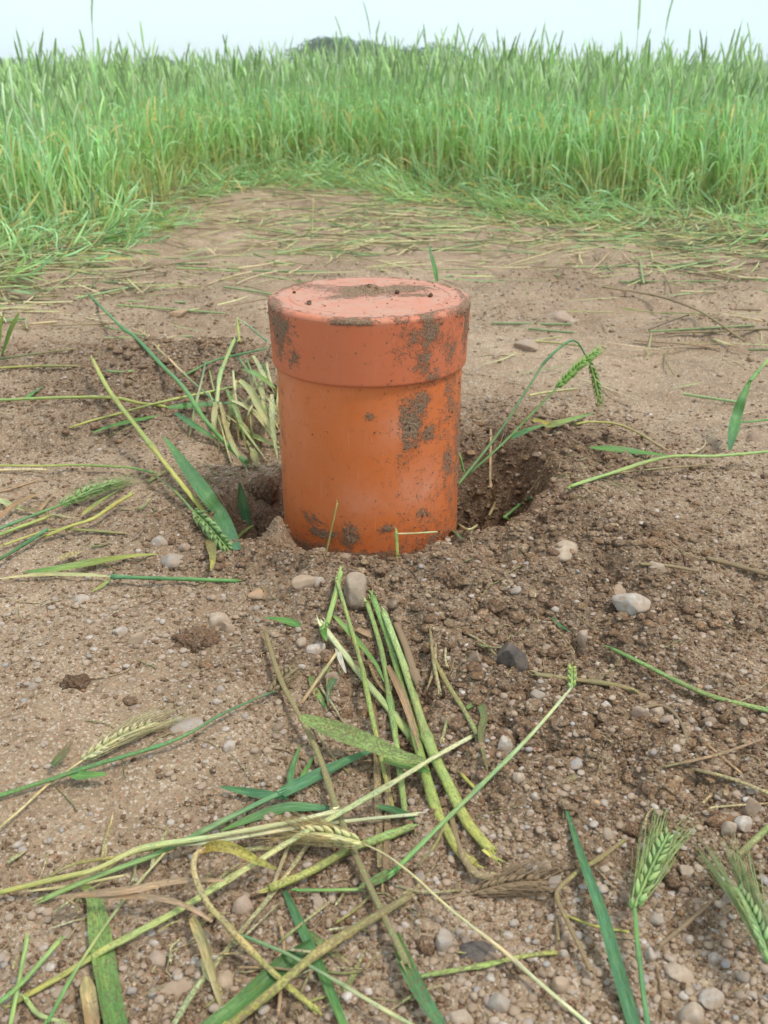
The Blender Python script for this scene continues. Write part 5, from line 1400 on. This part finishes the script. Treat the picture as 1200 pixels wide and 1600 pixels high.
def field():
    r = np.random.default_rng(22)
    # 1. the nearest plants, each a thing with stem, leaves and ear
    meshes = []
    for p in TM_HI:
        meshes.append([(nm, mb.mesh(nm, M_FLEAF if nm == 'leaf' else M_FSTEM)) for nm, mb in p])
    cnt = 0
    protos = []
    for ms in meshes:
        protos.append(ms)
    while cnt < 270:
        x = r.uniform(-1.9, 2.3)
        y = edge_y(x) + 0.55 * r.random() ** 1.5
        if abs(x) > 0.43 * y * 1.08: continue
        h = float(plant_height(np.array([x]), np.array([y]), r)[0])
        root = empty('wheat_plant', (x, y, ground_z(x, y, False)))
        near = 1 - min(1, (y - edge_y(x)) / 0.4)
        tl = abs(r.normal()) * (0.05 + 0.10 * near)
        root.rotation_euler = (tl * math.cos(cnt), tl * math.sin(cnt * 1.7), r.uniform(0, 6.28))
        s = h / 0.55
        root.scale = (0.7 + 0.3 * s, 0.7 + 0.3 * s, s)
        ppx = 600 + FPX * x / (y * cp + 0.3 * sp_)
        side = ('at the left edge of the photo' if ppx < 90 else 'in the left clump' if ppx < 210 else 'right of the left clump' if ppx < 330 else
                'left of the cap' if ppx < 450 else 'above the left side of the cap' if ppx < 560 else 'above the right side of the cap' if ppx < 680 else
                'right of the cap' if ppx < 800 else 'over the drooping ear' if ppx < 920 else 'left of the two tallest ears' if ppx < 1000 else
                'by the two tallest ears' if ppx < 1080 else 'near the right edge of the photo')
        ht = 'tall' if h > 0.53 else 'short' if h < 0.46 else 'middling'
        pose = 'upright' if tl < 0.05 else 'slightly leaning' if tl < 0.12 else 'strongly leaning'
        dep_ = 'front row' if y - edge_y(x) < 0.08 else 'second row' if y - edge_y(x) < 0.22 else 'hindmost row'
        eared = cnt % 2 != 0
        tag(root, f"{pose} {ht} wheat plant {'with ear' if eared else 'without ear'}, {dep_}, {side}", 'wheat plant', 'wheat plants standing along the field edge')
        for nm, me in protos[cnt % 14]:
            o = bpy.data.objects.new(nm, me); COL.objects.link(o); o.parent = root
        cnt += 1
    # tall ears standing out against the sky
    for px, ytop, d, lab in ((128, -22, 3.3, 'tallest ear at the left rising out of the top of the photo'), (590, 12, 4.6, 'ear standing tall above the bushy middle of the field'),
                             (1003, -12, 3.4, 'tall ear at the right leaving the top of the photo'), (1042, -4, 3.7, 'thin tall ear right of the other tall one'),
                             (32, 50, 3.6, 'slanting ear near the left edge of the sky'), (1086, 42, 3.7, 'dark upright ear near the right side of the sky'),
                             (848, 34, 4.2, 'lone ear against the sky right of the middle'), (1132, 58, 3.6, 'leaning ear close to the right edge'), (1196, 45, 3.4, 'ear leaning right at the right edge of the sky')):
        P = pd(px, ytop, d); H = P[2] - ground_z(P[0], P[1], False)
        k = [1, 3, 5, 7, 9, 11, 13][px % 7]
        root = empty('wheat_plant', (P[0], P[1], ground_z(P[0], P[1], False)))
        s = H / 0.555
        root.scale = (0.95, 0.95, s)
        root.rotation_euler = (0, 0.03 * math.sin(px), px)
        tag(root, 'tall wheat plant: ' + lab, 'wheat plant')
        for nm, me in protos[k]:
            o = bpy.data.objects.new(nm, me); COL.objects.link(o); o.parent = root
    # 2. the rest of the crop
    def pts(N, lo, hi, wid):
        x = r.uniform(-1, 1, N); y = np.exp(r.uniform(math.log(lo), math.log(hi), N))
        x = x * (wid * y + 0.6)
        return x, y
    x = r.uniform(-4.2, 4.2, 42000); y = r.uniform(2.6, 7.0, 42000)
    k = (y > edge_y(x) + 0.10 + 0.35 * r.random(42000) ** 3) & (np.abs(x) < 0.62 * y + 0.4)
    x, y = x[k], y[k]
    pr = r.random(len(x)) < np.where(y < edge_y(x) + 1.2, 0.80, 0.45)
    x, y = x[pr], y[pr]
    h = plant_height(x, y, r)
    ti = np.abs(r.standard_normal(len(x))) * (0.05 + 0.12 * (1 - sm(0, 0.4, y - edge_y(x))))
    field_mass('wheat_field', 'dense green wheat standing behind the first row of plants', x, y, r, TM_HI_M, h, ti)
    x, y = pts(9000, 6.8, 22, 0.75)
    field_mass('wheat_field', 'green wheat further back in the field', x, y, r, TM_LO, plant_height(x, y, r), np.abs(r.standard_normal(len(x))) * 0.08)
    x, y = pts(9000, 20, 120, 0.8)
    tm = []
    for V, Q, T, C in TM_LO[:4]:
        W = V.copy(); W[:, :2] *= 3.5; tm.append((W, Q, T, C))
    field_mass('wheat_field', 'far part of the wheat field seen through the ears', x, y, r, tm, plant_height(x, y, r) * 1.0, np.abs(r.standard_normal(len(x))) * 0.05)
    # 3. bent and pressed down plants at the foot of the crop
    n = 3000
    x = np.where(np.arange(n) < 2500, r.uniform(-2.0, 2.6, n), r.uniform(-1.7, -0.75, n)); e = edge_y(x); y = e + r.normal(0.0, 0.20 + 0.10 * (np.abs(x) > 0.9), n)
    h = r.uniform(0.16, 0.36, n)
    ti = np.where(r.random(n) < 0.75, r.uniform(1.25, 1.56, n), r.uniform(0.5, 1.2, n))
    td = np.where(r.random(n) < 0.5, r.uniform(-0.5, 0.4, n), math.pi + r.uniform(-0.4, 0.5, n)) - 0.15
    field_mass('bent_wheat', 'trampled green wheat bent over along the field edge', x, y, r, TM_HI_M[::2], h, ti, td, dim=0.88)
    return protos
PROTOS = field()

# ------------------------------------------------------------------ flattened straw on the ground
def straw_piece(r, L, w_, col, leafy):
    n = 9
    s = np.linspace(0, 1, n)
    P = np.stack([(s - 0.5) * L, 0.10 * L * r.normal() * (s - 0.5) ** 2 * 2, 0.004 + 0.012 * r.random() * s * L / 0.3], -1)
    mb = MB()
    C = np.ones((n, 4)); C[:, :3] = col; C[:, 3] = 0.45
    C[:, :3] *= np.linspace(1, r.uniform(0.75, 1.25), n)[:, None]
    if leafy: ribbon(mb, P, w_ * np.clip(np.sin(np.pi * (0.08 + 0.9 * s)) ** 0.6, 0.15, 1), C, cup=0.3, roll=r.normal() * 0.5 * s, across=2)
    else: tube(mb, P, w_ * 0.5, C, 5, caps=False)
    return mb

def straw_zone(x, y):
    """how thick the trampled straw lies"""
    e = edge_y(x)
    g = e - y                                   # metres in front of the crop
    m = (0.85 + 0.5 * sm(0.18, 0.4, np.abs(x / y))) * np.exp(-np.clip(g, 0, 9) / (0.20 + 0.20 * sm(0.15, 0.35, np.abs(x / y + 0.02)))) * (g > -0.7)
    m = m + 0.05 * np.exp(-((g - 0.75) / 0.42) ** 2)
    m = m + 0.5 * gauss(x, y, -1.05, 2.45, 0.5, 0.35) + 0.10 * gauss(x, y, 0.95, 2.65, 0.6, 0.25) + 0.03 * gauss(x, y, 0.75, 1.85, 0.4, 0.3)
    m = m + 0.30 * gauss(x, y, 1.0, 3.0, 0.8, 0.3) + 0.25 * gauss(x, y, -0.1, 3.3, 0.5, 0.5)
    m = m + 0.003
    return np.clip(m * (0.55 + 0.9 * vn(x * 3.1, y * 3.1, 31)), 0, 1)

def straws():
    r = np.random.default_rng(31)
    pal = [(0.52, 0.50, 0.25), (0.46, 0.47, 0.22), (0.30, 0.40, 0.18), (0.56, 0.48, 0.30), (0.40, 0.47, 0.21), (0.26, 0.37, 0.18), (0.36, 0.28, 0.18)]
    protos = []
    for k in range(18):
        c = np.array(pal[k % 7]) * r.uniform(0.9, 1.1)
        protos.append((straw_piece(r, r.uniform(0.10, 0.25), r.uniform(0.0025, 0.0052), c, k % 3 != 0), k % 7, k % 3 != 0))
    names = ['yellowish', 'olive', 'green', 'straw coloured', 'light green', 'dark green', 'brown']
    meshes = [mb.mesh('straw', M_STRAW) for mb, _, lf in protos]
    cnt = 0
    while cnt < 130:
        y = math.exp(r.uniform(math.log(1.25), math.log(3.4))); x = r.uniform(-0.47, 0.47) * y
        if in_pipe(x, y, 0.1) or y > edge_y(x) - 0.15: continue
        if r.random() > 0.05 + float(straw_zone(np.array([x]), np.array([y]))[0]) - (0.12 if abs(x / y) < 0.2 and y < 2.3 else 0): continue
        k = int(r.integers(18))
        o = obj('trampled_straw', meshes[k])
        a = r.normal(0.05, 0.65) + (math.pi if r.random() < 0.5 else 0)
        s = r.uniform(0.6, 1.15)
        c, s2 = math.cos(a) * 0.12 * s, math.sin(a) * 0.12 * s
        z1, z2 = ground_z(x + c, y + s2, False), ground_z(x - c, y - s2, False)
        o.location = (x, y, (z1 + z2) / 2 + 0.006)
        o.scale = (s, s, s)
        o.rotation_euler = (0, -math.atan2(z1 - z2, 0.24 * s), a)
        kind = 'leaf' if protos[k][2] else 'stem'
        lp = 600 + FPX * x / (y * cp + CAM_H * sp_)
        where = 'at the far left' if lp < 160 else 'left of the pipe' if lp < 400 else 'behind the pipe' if lp < 750 else 'right of the pipe' if lp < 960 else 'at the far right'
        dist = 'close beside the hole' if y < 1.5 else 'on the beaten strip' if y < 2.1 else 'halfway to the wheat' if y < 2.7 else 'near the foot of the wheat'
        tag(o, f"{'long' if s > 0.95 else 'short'} {names[protos[k][1]]} trampled wheat {kind} {where}, {dist}", 'straw', 'trampled wheat stems and leaves lying on the soil')
        cnt += 1
    # the mat nobody could count
    N = 60000
    y = np.sqrt(r.uniform(1.1 ** 2, 5.0 ** 2, N)); x = r.uniform(-0.62, 0.62, N) * y
    k = (r.random(N) < straw_zone(x, y)) & ~in_pipe(x, y, 0.12)
    x, y = x[k], y[k]; n = len(x)
    print('straw mat', n)
    mb = MB()
    for q in range(18):
        V, Q, T, C = protos[q][0].arrays()
        idx = np.arange(q, n, 18); m = len(idx)
        a = r.normal(0.03, 0.95, m) + np.where(r.random(m) < 0.5, math.pi, 0); s = r.uniform(0.4, 1.1, m)
        ca, sa = np.cos(a)[:, None], np.sin(a)[:, None]
        z1 = hf(x[idx] + np.cos(a) * 0.1 * s, y[idx] + np.sin(a) * 0.1 * s, False); z2 = hf(x[idx] - np.cos(a) * 0.1 * s, y[idx] - np.sin(a) * 0.1 * s, False)
        vx = V[None, :, 0] * s[:, None]; vy = V[None, :, 1] * s[:, None]
        lift = r.uniform(0.002, 0.03, m) * sm(0.2, 0.9, straw_zone(x[idx], y[idx])) + 0.003
        vz = V[None, :, 2] + ((z1 + z2) / 2)[:, None] + vx * ((z1 - z2) / (0.2 * s) + 0.12 * r.normal(size=m) * (lift > 0.012))[:, None] + lift[:, None]
        W = np.stack([vx * ca - vy * sa + x[idx, None], vx * sa + vy * ca + y[idx, None], vz], -1).reshape(-1, 3)
        off = np.arange(m) * len(V)
        CC = np.tile(C[None], (m, 1, 1)); CC[:, :, :3] *= np.clip(1 + 0.2 * r.standard_normal((m, 1, 1)), 0.5, 1.5)
        mb.add(W, (Q[None] + off[:, None, None]).reshape(-1, 4) if len(Q) else None, (T[None] + off[:, None, None]).reshape(-1, 3) if len(T) else None, CC.reshape(-1, CC.shape[-1]))
    tag(obj('straw_mat', mb.mesh('straw_mat', M_STRAW)), 'mat of trampled straw and leaves spread along the foot of the wheat', 'straw', None, 'stuff')
    # fine roots and chaff in the near soil
    mb = MB()
    for i in range(420):
        yy = math.exp(r.uniform(math.log(0.3), math.log(1.6))); xx = r.uniform(-0.5, 0.5) * (yy + 0.1)
        if i < 110: yy = 1.10 + r.normal() * 0.05; xx = 0.19 + r.normal() * 0.06
        elif i < 170: yy = 1.08 + r.normal() * 0.06; xx = -0.20 + r.normal() * 0.05
        if in_pipe(xx, yy, 0.01): continue
        L = r.uniform(0.012, 0.05); a = r.uniform(0, 6.28) if i >= 110 else r.normal(0.5, 0.4)
        X = xx + np.cos(a + np.linspace(0, r.normal() * 1.0, 6)) * np.linspace(0, L, 6); Y = yy + np.sin(a + np.linspace(0, r.normal() * 1.0, 6)) * np.linspace(0, L, 6)
        Z = hf(X, Y) + 0.0015
        c = [(0.40, 0.30, 0.18), (0.32, 0.22, 0.13), (0.50, 0.42, 0.25), (0.3, 0.3, 0.14)][int(r.integers(4))]
        tube(mb, np.stack([X, Y, Z], -1), np.linspace(0.0005, 0.00025, 6) * r.uniform(0.7, 1.6), c + (0.5,), 4, caps=False)
    tag(obj('chaff', mb.mesh('chaff', M_STEM)), 'fine roots and chaff littering the soil round the pipe', 'chaff', None, 'stuff')
straws()

# ------------------------------------------------------------------ far trees
def mat_tree():
    m, t = mat_new('tree_foliage'); N = NT(t)
    at = N.n('ShaderNodeAttribute'); at.attribute_name = 'Col'
    b = N.bsdf(at.outputs['Color'], 0.6, None, 0.2, out=False)
    tr = N.n('ShaderNodeBsdfTranslucent'); N.l(at.outputs['Color'], tr.inputs[0])
    mx = N.n('ShaderNodeMixShader'); mx.inputs[0].default_value = 0.25
    N.l(b.outputs[0], mx.inputs[1]); N.l(tr.outputs[0], mx.inputs[2])
    o = N.n('ShaderNodeOutputMaterial'); N.l(mx.outputs[0], o.inputs[0])
    return m
M_TREE = mat_tree()
mk, tk = mat_new('tree_bark'); Nk = NT(tk)
vk = Nk.n('ShaderNodeTexCoord').outputs['Object']
Nk.bsdf(Nk.mix(Nk.noise(vk, 6, 4), (0.10, 0.075, 0.055), (0.20, 0.16, 0.12)), 0.9)

def tree(label, px, py_top, wpx, D, seed, leaves=5200):
    r = np.random.default_rng(seed)
    P = pd(px, py_top, D)
    H = P[2]; W = wpx / FPX * depth(P) / 2
    root = empty('distant_tree', (P[0], D, 0)); tag(root, label, 'tree', 'trees on the horizon behind the wheat')
    tr = MB()
    tube(tr, spline([(0, 0, -0.5), (0.1, 0, H * 0.3), (0.0, 0.1, H * 0.7)], 8), np.linspace(0.045 * H, 0.012 * H, 8), (1, 1, 1, 1), 8)
    cl = []
    for i in range(26):
        a = r.uniform(0, 6.28); q = W * 0.78 * math.sqrt(r.random())
        zc = H * (0.40 + 0.45 * r.random() * (1 - 0.6 * (q / W) ** 2))
        cl.append((q * math.cos(a), q * 0.8 * math.sin(a), zc, r.uniform(0.16, 0.27) * min(H, W)))
        if i < 9: tube(tr, spline([(0, 0, H * 0.35), (cl[-1][0] * 0.5, cl[-1][1] * 0.5, H * 0.5), cl[-1][:3]], 6), np.linspace(0.015 * H, 0.004 * H, 6), (1, 1, 1, 1), 5)
    obj('trunk', tr.mesh('trunk', mk), root)
    cr = MB()
    per = leaves // len(cl)
    for cx, cy, cz, cr_ in cl:
        d = r.normal(size=(per, 3)); d /= np.linalg.norm(d, axis=1, keepdims=True)
        rad = cr_ * r.uniform(0.45, 1.12, (per, 1)) ** 0.6
        c = np.array([cx, cy, cz]) + d * rad * [1.25, 1.2, 0.85]
        s = r.uniform(0.10, 0.24, (per, 1)) * H / 6
        t1 = r.normal(size=(per, 3)); t2 = np.cross(t1, d + 0.5 * r.normal(size=(per, 3)))
        t1 /= np.linalg.norm(t1, axis=1, keepdims=True); t2 /= np.linalg.norm(t2, axis=1, keepdims=True)
        V = np.stack([c - t1 * s, c - t2 * s * 0.6, c + t1 * s, c + t2 * s * 0.6], 1).reshape(-1, 3)
        q = np.arange(per * 4).reshape(-1, 4)
        base = np.array([0.075, 0.175, 0.055]) * r.uniform(0.7, 1.4)
        C = np.ones((per, 4, 4)); C[:, :, :3] = (base * r.uniform(0.75, 1.3, (per, 1)))[:, None, :]
        cr.add(V, q, None, C.reshape(-1, 4))
    obj('crown', cr.mesh('crown', M_TREE, False), root)

tree('broad round tree on the horizon left of the middle, the tallest', 532, 52, 190, 130, 1, 10000)
tree('tree continuing the tall round one to its right behind the ears', 665, 66, 170, 140, 2, 7000)
tree('small dark tree on the horizon at the left quarter', 245, 84, 60, 170, 3)
tree('low tree on the horizon between the left quarter and the tall tree', 375, 90, 80, 190, 4)
tree('low tree at the far left edge of the horizon', 15, 86, 90, 160, 5)
tree('dark low tree on the horizon left of the right quarter', 785, 84, 60, 160, 6)
tree('small dark tree on the horizon at the right quarter', 932, 92, 50, 190, 7)
tree('wide low tree on the horizon towards the right', 1025, 94, 110, 200, 8)
tree('wide low tree on the horizon at the right edge', 1150, 93, 130, 200, 9)
tree('low bush on the horizon left of the left quarter tree', 120, 92, 100, 190, 10)

# ------------------------------------------------------------------ air
def haze():
    bm = bmesh.new(); bmesh.ops.create_cube(bm, size=1)
    me = bpy.data.meshes.new('haze'); bm.to_mesh(me); bm.free()
    o = obj('haze', me)
    o.scale = (2300, 780, 14); o.location = (0, 340, 4.5)
    m, t = mat_new('haze_air')
    v = t.nodes.new('ShaderNodeVolumePrincipled')
    v.inputs['Color'].default_value = (0.90, 0.96, 1.0, 1)
    v.inputs['Density'].default_value = 0.0012
    v.inputs['Anisotropy'].default_value = 0.2
    ou = t.nodes.new('ShaderNodeOutputMaterial'); t.links.new(v.outputs[0], ou.inputs['Volume'])
    me.materials.append(m)
    tag(o, 'thin pale haze in the air over the field', 'haze', None, 'stuff')
haze()
